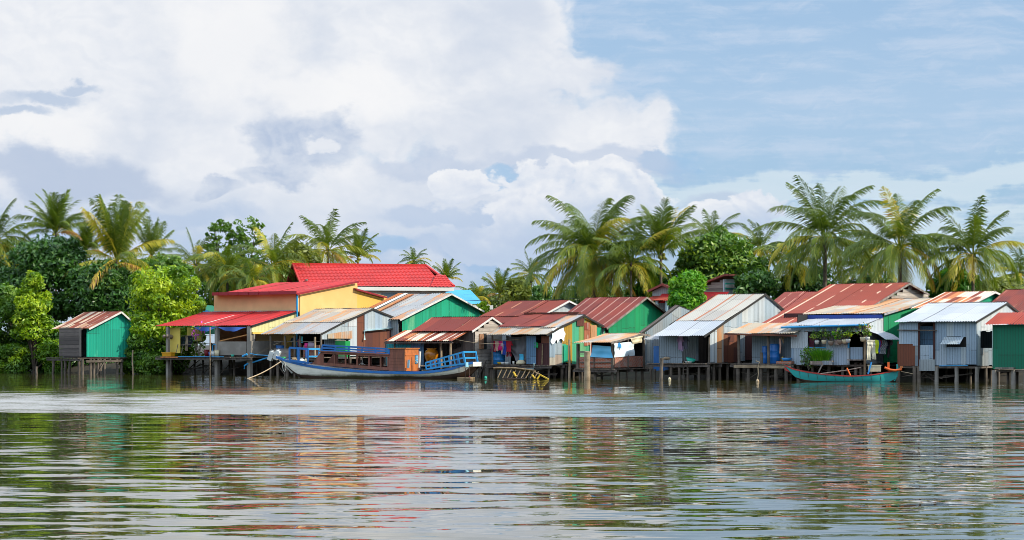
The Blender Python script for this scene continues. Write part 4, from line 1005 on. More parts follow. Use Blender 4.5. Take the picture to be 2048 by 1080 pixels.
    shell(F, r, 0, uR, 1.4, P, zb, 'dark')
    mb = MB(); u = F.u(1418, -.1); mb.tube([(u, -.1, -.2), (u, -.1, P[0][1]-.05)], .07, 7); mb.build('post', 'pile', r)
    deck(F, r, F.u(1306), uR+.1, -.7, 3, zb)
    mb = MB(); mb.box((.1, 3, zb-.1), (uR-.1, P[-1][0]-.3, zb-.02)); mb.build('floor', 'deck_wood', r)
    for px, l in ((1322, -.12), (1342, 0), (1358, .08), (1376, -.08), (1398, 0), (1417, 0)): pile(r, F.u(px, -.5), -.5, zb-.1, .08, l)
    piles(F, r, (), zb-.1, rows=(.8, 2.2, 3.5), u0=0, u1=uR)
    for px in (1429, 1441, 1456, 1470, 1488, 1510, 1530): pile(r, uR-.05, F.v(px, uR), zb, .09)
    mb = MB()
    for t in (0, 1): mb.bar((F.u(1366+t*9, -.6), -.6, -.5), (F.u(1367+t*8, -.6), -.6, zb+.1), .05)
    for k in range(4): mb.bar((F.u(1366, -.6), -.6, .1+k*.25), (F.u(1376, -.6), -.6, .1+k*.25), .04)
    mb.build('ladder', 'pile', r)
    REG['long'] = (F, r, uR, zb)
    # ---------- open shelter with blue barrels
    F = Fr(1472, 33); uR = F.u(1588); zb = F.z(727, 0, 0)
    r = F.root('open_shelter', 'open shelter with tan tin roof sheltering blue barrels beside the flowered house', 'shelter', G)
    v0 = -.2; z0 = F.z(667, F.u(1500), v0); v1 = 2.6; z1 = F.z(646, F.u(1560), v1)
    mb = MB(); corr_roof(mb, F.u(1456, v0), uR+.3, [(v0-.2, z0), (v1, z1)], sub=3, jit=.08); mb.build('roof', 'galv_roof_tan', r)
    mb = MB(); mb.bar((F.u(1452, v0), v0-.12, z0-.02), (uR+.3, v0-.12, z0-.14), .12, .1); mb.build('gutter', 'rust_wall', r)
    for px in (1477, 1536):
        u = F.u(px, 0); mb = MB(); mb.tube([(u-.03, 0, -1.2), (u+.03, 0, zb), (u, 0, z0-.05)], .085, 7); mb.build('post', 'pile', r)
    mb = MB(); mb.tube([F.P(1523, 745, -.2), F.P(1523, 705, -.2)], .09, 7); mb.build('post', 'pile', r)
    mb = MB(); mb.box((F.u(1500), 4.6, 0.3), (uR+.5, 4.7, z1+.6)); mb.build('back_wall', 'maroon_wall', r)
    deck(F, r, F.u(1468), uR, -.4, 4.4, zb)
    mb = MB(); mb.bar((F.u(1468, -.45), -.45, zb-.16), (F.u(1582, -.45), -.45, zb-.18), .08, .16); mb.build('deck_beam', 'pile_pale', r)
    piles(F, r, (1476, 1497, 1522, 1552, 1572), zb-.1, v=-.3, rows=(1, 2.4, 3.8), u0=0, u1=uR, r=.1)
    REG['shelter'] = (F, r, uR, zb)
    # ---------- flowered house
    F = Fr(1582, 31); uR = F.u(1731); zb = F.z(728, 0, 0)
    r = F.root('flower_house', 'pale blue corrugated house with hanging flower pots, blue gutter and green side wall', 'house', G)
    v1 = .55
    # lower lean-to roof
    q = F.S(1737, 649, uR); zf = q[2]; vl = F.v(1768, uR); zl = F.z(633, uR, vl)
    mb = MB(); corr_roof(mb, F.u(1572, -.3), uR+.08, [(-.35, zf-.06), (vl+.15, zl)], sub=2, jit=.03); mb.build('roof', 'galv_roof_new', r)
    # upper roof
    P, uL = roof(F, r, uR+.25, [(1768, 627), (1868, 597), (1896, 605)], 1603, ['galv_roof_tan', 'galv_roof_new'], jit=.04, trim='galv_roof')
    mb = MB(); mb.box((F.u(1603, P[0][0]), P[0][0]-.02, P[0][1]-.28), (uR+.15, P[0][0]+.1, P[0][1]-.06)); mb.build('fascia', 'navy_fascia', r)
    wall(F, r, 'side_wall', [(1732, 650), (1767, 634)], 665, 'side_galv_clean', u=uR, amp=.01)
    wall(F, r, 'side_wall', [(1732, 664), (1767, 664)], 728, 'front_galv_old', u=uR, amp=.015)
    wall(F, r, 'side_wall', [(1767, 629), (1868, 599), (1893, 606)], 726, 'green_wall_clean', u=uR+.03)
    wall(F, r, 'front_wall', [(1582, 654), (1731, 652)], 664, 'front_galv', v=0)
    wall(F, r, 'front_wall', [(1582, 664), (1616, 664)], 696, 'side_galv_clean', v=-.03, per=.16)
    wall(F, r, 'window_curtain', [(1652, 664), (1699, 664)], 696, 'side_galv', 'f', v=.06)
    wall(F, r, 'front_wall', [(1582, 695), (1699, 695)], 729, 'front_galv', v=0, per=.16)
    wall(F, r, 'half_door', [(1701, 694), (1725, 694)], 720, 'front_galv', v=0, per=.16)
    mb = MB(); mb.box((F.u(1696, 0), -.06, F.z(696, F.u(1698), 0)), (F.u(1699, 0), -.01, F.z(664, F.u(1698), 0))); mb.box((F.u(1616, 0), -.05, F.z(696, F.u(1640), 0)), (F.u(1652, 0), .0, F.z(694, F.u(1640), 0))); mb.build('window_frame', 'blue_paint_light', r)
    mb = MB(); mb.bar((F.u(1730), -.05, -.8), (F.u(1731), -.05, zf-.1), .11); mb.build('post', 'pile_pale', r)
    mb = MB(); a = F.P(1562, 655, -.45); b_ = F.P(1734, 650, -.45); mb.tube([a, b_], .06, 10); mb.build('gutter', 'pipe_blue', r)
    mb = MB()
    for px in (1604, 1640, 1678, 1712): mb.bar((F.u(px, -.45), -.5, F.z(650, F.u(px), 0)), (F.u(px+4, -.2), 0, F.z(656, F.u(px), 0)), .06)
    mb.build('gutter_bracket', 'white_trim', r)
    shell(F, r, .05, uR, .8, P, zb, 'dark')
    # small side awning
    va, vb_ = F.v(1737, uR), F.v(1768, uR); za = F.z(664, uR, va)
    mb = MB(); P4 = [[(uR+.02, v, za+.05), (uR+.55, v, za-.12), (uR+1.0, v, za-.42)] for v in [va+(vb_-va)*i/40+0 for i in range(41)]]
    P4 = [[(x, v_, z+.012*sin(i*1.5)) for x, v_, z in row] for i, row in enumerate(P4)]; mb.grid(P4); mb.build('side_awning', 'galv_roof_new', r)
    mb = MB(); mb.box((.05, .1, zb-.12), (uR-.05, P[-1][0]-.4, zb-.02)); mb.build('floor', 'deck_wood', r)
    piles(F, r, (1596, 1625, 1658, 1686, 1712, 1722), zb+.1, v=.2, rows=(1.4, 2.8), u0=0, u1=uR, r=.1)
    for px in (1745, 1760, 1780): pile(r, uR-.1, F.v(px, uR), zb, .09)
    mb = MB(); mb.box((F.u(1600, -.6), -.62, F.z(724, 2, 0)), (F.u(1664, -.6), -.3, F.z(721, 2, 0))); mb.build('plank_shelf', 'weathered_wood', r)
    wall(F, r, 'shelf_front', [(1620, 722), (1664, 722)], 730, 'front_galv_old', v=-.64)
    mb = MB(); mb.bar((F.u(1630, -.9), -.9, .1), (F.u(1648, -.6), -.6, F.z(722, 2, 0)), .06); mb.build('brace', 'weathered_wood', r)
    mb = MB(); mb.box((F.u(1699), -.4, zb+.22), (F.u(1727), .1, zb+.28)); mb.build('step', 'weathered_wood', r)
    REG['flower'] = (F, r, uR, zb)
    # ---------- right grey house
    F = Fr(1797, 31); uR = F.u(1953); zb = F.z(731, 0, 0)
    r = F.root('tin_house', 'large pale grey tin house with propped flap window and one rusty brown panel', 'house', G)
    P, uL = roof(F, r, uR+.08, [(1952, 643), (2015, 605), (2047, 632)], 1786, ['galv_roof_new', 'galv_roof_new'], jit=.02, amp=.026)
    wall(F, r, 'side_wall', [(1954, 643), (2015, 607), (2045, 632)], 662, 'side_galv_clean', u=uR)
    wall(F, r, 'side_wall', [(1954, 661), (1960, 661)], 731, 'front_galv', u=uR)
    wall(F, r, 'side_wall', [(1984, 661), (2044, 661)], 731, 'front_galv', u=uR)
    wall(F, r, 'side_wall', [(1960, 696), (1984, 696)], 731, 'front_galv_old', u=uR)
    wall(F, r, 'front_wall', [(1798, 645), (1838, 645)], 687, 'front_galv', v=-.02, jit=.12)
    wall(F, r, 'front_wall', [(1795, 683), (1830, 684)], 732, 'rust_wall', v=0)
    wall(F, r, 'front_wall', [(1829, 686), (1838, 686)], 732, 'front_galv_old', v=0)
    wall(F, r, 'half_door', [(1840, 690), (1868, 690)], 719, 'front_galv', v=-.02)
    wall(F, r, 'door_skirt', [(1839, 719), (1870, 719)], 741, 'front_galv_old', v=-.1)
    mb = MB(); 
    for px in (1838.5, 1869): mb.box((F.u(px)-.05, -.08, F.z(732, F.u(px), 0)), (F.u(px)+.05, 0, P[0][1]-.05))
    mb.build('door_frame', 'maroon_in', r)
    wall(F, r, 'door', [(1841, 652), (1868, 652)], 690, 'bluegrey_sheet', v=.5)
    zt, zs = F.z(673, F.u(1910), 0), F.z(694, F.u(1910), 0); ua, ub = F.u(1893), F.u(1932)
    for (a, b_, c_, d_) in ((1870, 1893, 644, 730), (1932, 1953, 643, 729)): wall(F, r, 'front_wall', [(a, c_), (b_, c_)], d_, 'front_galv', v=0)
    mb = MB(); corr_wall(mb, [(ua, P[0][1]-.03), (ub, P[0][1]-.03)], zt, 0); mb.build('front_wall', 'front_galv', r); mb = MB(); corr_wall(mb, [(ua, zs), (ub, zs)], F.z(730, F.u(1900), 0), 0); mb.build('front_wall', 'front_galv', r)
    mb = MB(); mb.box((ua+.02, .04, zs), (ub-.02, .06, zt)); fr = mb.build('window', 'dark', r)
    mb = MB(); n = 36; mb.grid([[(ua-.12+(ub-ua)*i/n, -.02, zt-.03+.01*sin(i*1.6)) for i in range(n+1)], [(ua-.2+(ub-ua)*i/n, -.45, zt-.42+.01*sin(i*1.6)) for i in range(n+1)]]); mb.build('window_flap', 'front_galv', r)
    mb = MB(); mb.tube([F.P(1795, 660, -.12), F.P(1874, 661, -.12)], .035, 6); mb.build('clothes_pole', 'pile', r)
    shell(F, r, .02, uR, 1.2, P, zb, 'dark')
    mb = MB(); mb.box((.05, .05, zb-.14), (uR-.05, P[-1][0]-.3, zb-.04)); mb.build('floor', 'deck_wood', r)
    for px, m_ in ((1796, 'pile'), (1829, 'pile'), (1838, 'pile'), (1873, 'concrete'), (1913, 'concrete'), (1954, 'concrete')): pile(r, F.u(px, .05), .05, zb-.05, .12, 0, m_)
    piles(F, r, (), zb-.1, rows=(1.3, 2.6, 3.8), u0=0, u1=uR)
    for px in (1975, 2000, 2025): pile(r, uR-.1, F.v(px, uR), zb, .1)
    mb = MB(); mb.tube([F.P(1878, 732, -.12), F.P(1936, 731, -.12)], .03, 6); mb.build('drain_pipe', 'pipe_blue', r)
    REG['right'] = (F, r, uR, zb)
    # ---------- green shed at the right edge
    F = Fr(1985, 33, dY=-2.5); zb = F.z(738, 0, 0); uR = F.u(2120)
    r = F.root('green_shed', 'dark green shed with brick red roof cut off by the right edge', 'shed', G)
    z0 = F.z(648, 0, 0); va = F.v(2046, 0); z1 = F.z(632, 0, va)
    mb = MB(); corr_roof(mb, -.35, uR, [(-.35, z0-.03), (1.9, z0+.62), (3.8, z0)], sub=2, amp=.03, jit=.01); mb.build('roof', 'brick_red_roof', r)
    wall(F, r, 'front_wall', [(1985, 650), (2120, 649)], 738, 'green_shed_wall', v=0, per=.2, amp=.008, jit=.06)
    mb = MB(); mb.box((0, .02, zb), (.05, 3.6, z0-.05)); mb.build('wall', 'green_shed_wall', r)
    mb = MB(); mb.box((.02, .05, zb-.14), (uR, 3.6, zb-.04)); mb.build('floor', 'deck_wood', r)
    mb = MB(); mb.box((F.u(1990, -.4), -.4, zb+.02), (F.u(2026, -.4), -.02, zb+.09)); mb.build('shelf', 'weathered_wood', r)
    for px in (1989, 2026, 2052): pile(r, F.u(px, .1), .1, zb-.05, .13, 0, 'concrete')
    piles(F, r, (), zb-.1, rows=(1.5, 3), u0=0, u1=uR)
    REG['shed'] = (F, r, uR, zb)

# ------------------------------------------------------------------ buildings of the rows behind
def back_house(name, label, cat, pl, a, dY, pr, prof, pxL, mats, walls=(), base=.8, trim='black_trim', v_of=None, group='roofs of the rows behind', **kw):
    F = Fr(pl, a, dY=dY); uR = F.u(pr); r = F.root(name, label, cat, group)
    P, uL = roof(F, r, uR+.38, prof, pxL, mats, trim=trim, **kw)
    for w in walls:
        pts, bot, mt = w[:3]; kk = w[3] if len(w) > 3 else 't'; wall(F, r, 'side_wall', pts, bot, mt, kk, u=uR, **(w[4] if len(w) > 4 else {}))
    v0 = max(P[0][0]+.4, .0) if P[0][0] > -1 else 0
    u0 = uL+.3
    mb = MB(); zt = interp(P, P[0][0]+.3)-.08
    mb.box((u0, P[0][0]+.3, base), (uR-.02, P[0][0]+.36, zt)); mb.build('front_wall', 'front_galv_old', r)
    vb = P[-1][0]; pl_ = [(P[0][0]+.4, base), (vb-.1, base)] + [(v, z-.08) for v, z in reversed(P) if P[0][0]+.4 < v < vb-.1 or v == vb][0:] + [(P[0][0]+.4, zt)]
    pl_ = [(P[0][0]+.4, base), (vb-.1, base), (vb-.1, interp(P, vb-.1)-.08)] + [(v, z-.08) for v, z in reversed(P[1:-1])] + [(P[0][0]+.4, zt)]
    mb = MB(); mb.prism(pl_, u0, u0+.05, 'x'); mb.box((u0, vb-.15, base), (uR-.02, vb-.11, interp(P, vb-.15)-.1)); mb.build('wall', 'front_galv_old', r)
    return F, r, uR, P, uL
def strip(F, par, P, i, px, w, mt, t0=0.0, t1=1.0):
    a, b = P[i], P[i+1]; u = F.u(px, b[0]); n = 8
    p = [(a[0]+(b[0]-a[0])*t, a[1]+(b[1]-a[1])*t+.075) for t in (t0, t1)]
    mb = MB(); corr_roof(mb, u-w/2, u+w/2, p, sheet=w, jit=.05); mb.build('roof_sheet', mt, par)
def houses_back():
    F, r, uR, P, uL = back_house('green_barn', 'green-walled barn with grey tin roof carrying one white strip and rust patches', 'barn', 700, 33, 9.5, 803, [(800, 639), (903, 587), (968, 622)], 690, ['barn_roof', 'barn_roof'],
               [([(804, 638), (902, 590), (964, 622)], 668, 'green_wall')], trim='white_trim', sheet=1.0)
    strip(F, r, P, 0, 813, .42, 'white_sheet'); strip(F, r, P, 0, 801, .4, 'rust_sheet'); strip(F, r, P, 0, 829, .5, 'rust_sheet', .25, .95)
    back_house('red_roofed_house', 'house with plain dark red roof and pale tin gable, left of the green gable house', 'house', 940, 32, 9, 1072, [(1058, 646), (1082, 632), (1138, 601), (1160, 612)], 935, ['dark_red_roof', 'dark_red_roof', 'dark_red_roof'],
               [([(1080, 636), (1137, 603), (1158, 612)], 650, 'side_galv')], trim='white_trim')
    back_house('green_house', 'bright green gable house with dark red roof lined with cream seams', 'house', 1112, 33, 8, 1217, [(1213, 656), (1294, 594), (1337, 628)], 1090, ['dark_red_seamed', 'dark_red_seamed'],
               [([(1217, 656), (1293, 597), (1334, 628)], 672, 'green_wall_clean')], trim='weathered_wood')
    back_house('weathered_house', 'small weathered tin gable squeezed behind the long grey house', 'house', 1285, 36, 7, 1291, [(1284, 665), (1357, 611), (1385, 622)], 1277, ['dark_wood', 'old_rust_roof'],
               [([(1292, 662), (1357, 613), (1384, 622)], 680, 'front_galv_old')], trim='black_trim')
    back_house('plum_roofed_house', 'house with muted plum red roof between the long grey house and the rust streaked roof', 'house', 1530, 32, 13, 1625, [(1600, 625), (1655, 583), (1680, 600)], 1512, ['plum_roof', 'plum_roof'], trim='black_trim')
    back_house('big_roofed_house', 'house with large rust-spotted red roof and weathered timber gable', 'house', 1505, 32, 7, 1722, [(1660, 664), (1819, 566), (1858, 588)], 1490, ['rust_red_spotted', 'rust_red_spotted'],
               [([(1700, 640), (1818, 569), (1856, 588)], 640, 'pale_wood', 'h', {'w': .22})], trim='weathered_wood', sheet=1.3, sub=6, jit=.0)
    back_house('rusty_roofed_house', 'low house with heavily rusted orange and cream striped roof and green gable end', 'house', 1835, 33, 8.5, 1945, [(1925, 616), (1990, 583), (2010, 592)], 1822, ['rust_stripe_roof', 'rust_stripe_roof'],
               [([(1940, 611), (1989, 585), (2008, 592)], 630, 'green_wall')], trim='white_trim')
    back_house('red_roofed_house', 'house with plain dark red roof running out of the right edge', 'house', 1960, 32, 12, 2110, [(2060, 640), (2130, 578), (2170, 600)], 1935, ['dark_red_roof', 'dark_red_roof'], sheet=1.0)
    # blue roof
    F = Fr(850, 25, dY=40); r = F.root('blue_roofed_house', 'pale house with light blue metal roof beside the red tiled roof', 'house', 'roofs of the rows behind')
    uR = F.u(925); P, uL = roof(F, r, uR, [(966, 609), (941, 580)], 852, ['blue_roof'], trim='white_trim')
    F = Fr(860, 0, dY=38); r.location = (*F.w(0, 0), 0); r.rotation_euler = (0, 0, 0)
    for o in list(r.children): bpy.data.objects.remove(o, do_unlink=True)
    A = [(852, 581), (941, 580), (967, 608), (880, 608)]; q = [F.P(px, py, v) for (px, py), v in zip(A, (4.5, 4.5, 0, 0))]
    mb = MB(); n = 50; rows = []
    for j in range(4):
        t = j/3; L_, R_ = Vector(q[0]).lerp(Vector(q[3]), t), Vector(q[1]).lerp(Vector(q[2]), t); rows.append([tuple(L_.lerp(R_, i/n) + Vector((0, 0, .03*(i % 2)))) for i in range(n+1)])
    mb.grid(rows); mb.build('roof', 'blue_roof', r)
    L_, R_ = Vector(q[3]), Vector(q[2]); mb = MB(); mb.box((L_.x, .2, .9), (R_.x+.5, .3, L_.z-.05)); mb.box((R_.x-1.5, -.1, L_.z-.45), (R_.x+.8, .18, L_.z-.1)); mb.box((R_.x+.42, .3, .9), (R_.x+.5, 6, L_.z-.5)); mb.box((L_.x, 4.6, .9), (R_.x-1, 4.7, q[0][2]-.1)); mb.build('wall', 'render_white', r)
    # ---------- red tiled hall
    F = Fr(700, -14, dY=30); r = F.root('tiled_hall', 'tall white hall with bright red tiled roof and open dark gable behind the yellow house', 'hall', 'roofs of the rows behind')
    vR = 5.2; zE = F.z(574, F.u(905, 0), 0); uE = F.u(908, 0); uW = F.u(640, 0)
    ridL = F.P(587, 528, vR); ridR = F.P(853, 532, vR); zr = (ridL[2]+ridR[2])/2
    eL = (ridL[0], 0, F.z(574, F.u(640), 0))
    def tiles(mb, A, B, C, D, nu=150, nv=14):
        """A,B upper edge; D,C lower edge; rolls run down the slope"""
        A, B, C, D = map(Vector, (A, B, C, D)); nrm = (B-A).cross(D-A).normalized(); nrm = nrm if nrm.z > 0 else -nrm
        wu = (C-D).length; rows = []
        for j in range(nv*2):
            t = (j//2 + (j % 2)*.999)/nv; lift = .0 if j % 2 else -.03
            L_, R_ = A.lerp(D, t), B.lerp(C, t); row = []
            for i in range(nu+1):
                p = L_.lerp(R_, i/nu); ph = (D-L_).dot((C-D).normalized())*0 + ((p-D).dot((C-D).normalized()))
                row.append(tuple(p + nrm*(.045*abs(sin(ph*pi/.32)) + lift)))
            rows.append(row)
        mb.grid(rows, smooth=False)
    mb = MB(); mr = F.P(877, 549, 3.0); 
    tiles(mb, (ridL[0], vR, zr), (ridR[0], vR, zr), (uE-.9, 0, zE), (ridL[0], 0, zE), 170)
    tiles(mb, (ridL[0], vR, zr), (ridR[0], vR, zr), (ridR[0]+1.4, 2*vR, zE), (ridL[0], 2*vR, zE), 170)
    tiles(mb, (ridR[0]+.2, vR, zr-.15), (ridR[0]+.2, vR+.05, zr-.15), (uE, 2*vR, zE), (uE, 0.0, zE), 60)
    zz = F.z(549, F.u(885, 1.6), 1.6); tiles(mb, (ridR[0]+.2, 2.2, zz), (F.u(890, 2.2), 2.2, zz), (uE+.1, -.15, zE), (ridR[0]-.8, -.15, zE), 40, 6)
    mb.build('roof', 'tile_red', r)
    mb = MB(); mb.bar((ridL[0]-.1, vR, zr+.05), (ridR[0], vR, zr+.05), .22, .14); mb.bar((ridR[0], vR, zr), (uE, 0, zE+.08), .2, .14); mb.bar((ridL[0]-.05, vR, zr), (ridL[0]-.05, 0-.05, zE), .16, .2); mb.bar((ridL[0]-.05, vR, zr), (ridL[0]-.05, 2*vR, zE), .16, .2); mb.build('ridge_tiles', 'tile_red', r)
    mb = MB(); mb.box((ridL[0]+.2, -.1, zE-.32), (uE-.02, .1, zE-.04)); mb.box((uE-.3, .1, zE-.32), (uE-.05, 2*vR, zE-.04)); mb.build('fascia', 'render_white', r)
    mb = MB(); mb.box((ridL[0]+.6, .45, 1), (uE-.6, .6, zE-.32)); mb.box((uE-.75, .6, 1), (uE-.6, 2*vR-.3, zE-.32)); mb.box((ridL[0]+.6, 2*vR-.5, 1), (uE-.75, 2*vR-.35, zE-.32)); mb.box((ridL[0]+.6, .6, 1), (ridL[0]+.75, 2*vR-.5, zE-.32)); mb.build('wall', 'render_white', r)
    q = F.P(762, 583, .4); mb = MB(); mb.box((q[0], .36, zE-1.2), (q[0]+1.7, .44, zE-.5)); mb.build('vent', 'front_galv_old', r)
    mb = MB(); 
    for k in range(3): mb.bar((ridL[0]+.5, 1.3+k*1.9, zE), (ridL[0]+.5, 1.3+k*1.9, zE+(1.3+k*1.9)*(zr-zE)/vR-.1), .25)
    mb.bar((ridL[0]+.5, .6, zE+.5), (ridL[0]+.5, 2*vR-.6, zE+.5), .12); mb.build('gable_post', 'concrete', r)
    # ---------- small red-roofed gable house and grey timber gable behind the vivid green tree
    F = Fr(1282, 30, dY=17); r = F.root('red_roofed_house', 'small old red-roofed house with tiny grey upper gable beside the vivid green tree', 'house', 'roofs of the rows behind')
    uR = F.u(1330); P, uL = roof(F, r, uR+.2, [(1338, 601), (1372, 584), (1390, 590)], 1284, ['brick_red_roof', 'brick_red_roof'], trim='white_trim')
    z0 = P[0][1]; mb = MB(); q0 = F.P(1306, 583, 2.0); q1 = F.P(1330, 569, 2.0); q2 = F.P(1352, 583, 2.0)
    mb.grid([[(q1[0], 1.6, q1[2]), (q1[0], 4.2, q1[2])], [(q2[0]+.2, 1.6, q2[2]), (q2[0]+.2, 4.2, q2[2])]], smooth=False); mb.grid([[(q1[0], 1.6, q1[2]), (q1[0], 4.2, q1[2])], [(q0[0]-.2, 1.6, q0[2]), (q0[0]-.2, 4.2, q0[2])]], smooth=False)
    mb.bar((q1[0], 1.58, q1[2]), (q0[0]-.2, 1.58, q0[2]), .08, .14); mb.bar((q1[0], 1.58, q1[2]), (q2[0]+.2, 1.58, q2[2]), .08, .14); mb.build('upper_roof', 'plum_roof', r)
    mb = MB(); mb.prism([(q0[0], q0[2]-.6), (q2[0], q2[2]-.6), (q2[0], q2[2]), (q1[0], q1[2]-.05), (q0[0], q0[2])], 1.9, 2.0); mb.build('gable', 'front_galv_old', r)
    mb = MB(); mb.box((uL+.5, P[0][0]+1.5, 1), (uR, P[0][0]+1.6, z0+.3)); mb.build('front_wall', 'front_galv_old', r)
    for px in (1300, 1314, 1334):
        u = F.u(px, P[0][0]+.3); mb = MB(); mb.bar((u, P[0][0]+.3, 1), (u, P[0][0]+.3, z0), .16); mb.build('column', 'pipe_pale', r)
    F = Fr(1405, 28, dY=19); r = F.root('timber_gable_house', 'grey timber house with pale sunlit gable right of the vivid green tree', 'house', 'roofs of the rows behind')
    uR = F.u(1446); zt0 = F.z(566, 0, 0); zt1 = F.z(554, uR, 0)
    wall(F, r, 'front_wall', [(1405, 570), (1446, 558)], 588, 'weathered_wood', 'h', v=0, w=.16)
    wall(F, r, 'side_wall', [(1446, 558), (1490, 558)], 588, 'side_galv_clean', 'f', u=uR)
    wall(F, r, 'window', [(1450, 566), (1472, 566)], 578, 'plastic_teal', 'f', u=uR+.07, th=.04)
    wall(F, r, 'window_louver', [(1451, 569), (1470, 569)], 575, 'white_trim', 'f', u=uR+.12, th=.03)
    q = [F.P(1400, 570, -.3), F.P(1449, 555, -.3)]; vq = F.v(1492, uR)
    mb = MB(); mb.prism([(q[0][0], q[0][2]), (q[1][0], q[1][2]+.12), (q[1][0]+.3, q[1][2]+.12), (q[1][0]+.3, q[1][2]+.24), (q[1][0], q[1][2]+.24), (q[0][0], q[0][2]+.12)], -.35, vq); mb.build('roof', 'plum_roof', r)
    mb = MB(); z1 = F.z(588, uR, 0); mb.grid([[(uR-4.4, -.1, z1+.15), (uR-1.6, -.1, z1+.15), (uR+.5, -.1, z1+.15)], [(uR-4.4, -1.6, z1-.6), (uR-1.6, -1.6, z1-.6), (uR+.5, -1.6, z1-.6)]], smooth=False); mb.build('lower_roof', 'bright_red_roof', r)
    mb = MB(); mb.box((uR-4, 0.02, 1), (uR-.01, .2, F.z(588, uR, 0))); mb.box((uR-.02, .2, 1), (uR-.2, vq-.2, F.z(588, uR, 0))); mb.build('wall', 'front_galv_old', r)
    # ---------- blue edged green roof behind the yellow house
    F = Fr(384, 10, dY=14); r = F.root('green_roofed_shed', 'blue edged dark green gable peeping out left of the yellow house', 'shed', 'roofs of the rows behind')
    mb = MB(); p0, p1 = F.P(388, 613, 0), F.P(424, 630, 0); mb.prism([(p0[0]-1.4, p0[2]-.9), (p0[0]-1.4, p0[2]-.5), (p0[0], p0[2]), (p1[0], p1[2]), (p1[0], p1[2]-1.4), (p0[0]-1.4, p1[2]-1.4)], 0, 4); mb.build('wall', 'green_shed_wall', r)
    mb = MB(); mb.bar((p0[0], -.08, p0[2]+.05), (p1[0]+.1, -.08, p1[2]+.05), .14, .2); mb.build('barge_board', 'blue_paint_light', r)
    mb = MB(); mb.grid([[(p0[0], -.1, p0[2]+.16), (p0[0], 4.2, p0[2]+.16)], [(p1[0]+.2, -.1, p1[2]+.14), (p1[0]+.2, 4.2, p1[2]+.14)]], smooth=False); mb.build('roof', 'green_shed_wall', r)
# ------------------------------------------------------------------ boats
def hull_sections(F, sheer, bottom, beam, keelz, n=40):
    """sheer/bottom: [(u, z)]; beam: [(u, halfwidth)]"""
    u0, u1 = sheer[0][0], sheer[-1][0]; out = []
    for i in range(n+1):
        u = u0+(u1-u0)*i/n; out.append((u, interp(beam, u), interp(sheer, u), interp(bottom, u), interp(keelz, u)))
    return out
def smooth_pts(pts, k=3):
    """Catmull-Rom through (x, y) pairs"""
    o = []; n = len(pts)
    for i in range(n-1):
        p0, p1, p2, p3 = pts[max(i-1, 0)], pts[i], pts[i+1], pts[min(i+2, n-1)]
        for j in range(k*2):
            t = j/(k*2); o.append((p1[0]+(p2[0]-p1[0])*t, .5*((2*p1[1])+(-p0[1]+p2[1])*t+(2*p0[1]-5*p1[1]+4*p2[1]-p3[1])*t*t+(-p0[1]+3*p1[1]-3*p2[1]+p3[1])*t**3)))
    o.append(pts[-1]); return o
def strake(sec, r0, r1, side, out=0.0):
    """rows between section fractions; section: 0 = sheer, 1 = chine (bottom paint line), 2 = keel"""
    rows = []
    def pt(s, r):
        u, b, zs, zc, zk = s
        if r <= 1: y = b*(1-.16*r*r); z = zs+(zc-zs)*r
        else: t = r-1; y = b*.84*(1-t*t*.9); z = zc+(zk-zc)*t
        return (u, side*(y+out), z)
    for k in range(5):
        r = r0+(r1-r0)*k/4; rows.append([pt(s, r) for s in sec])
    return rows
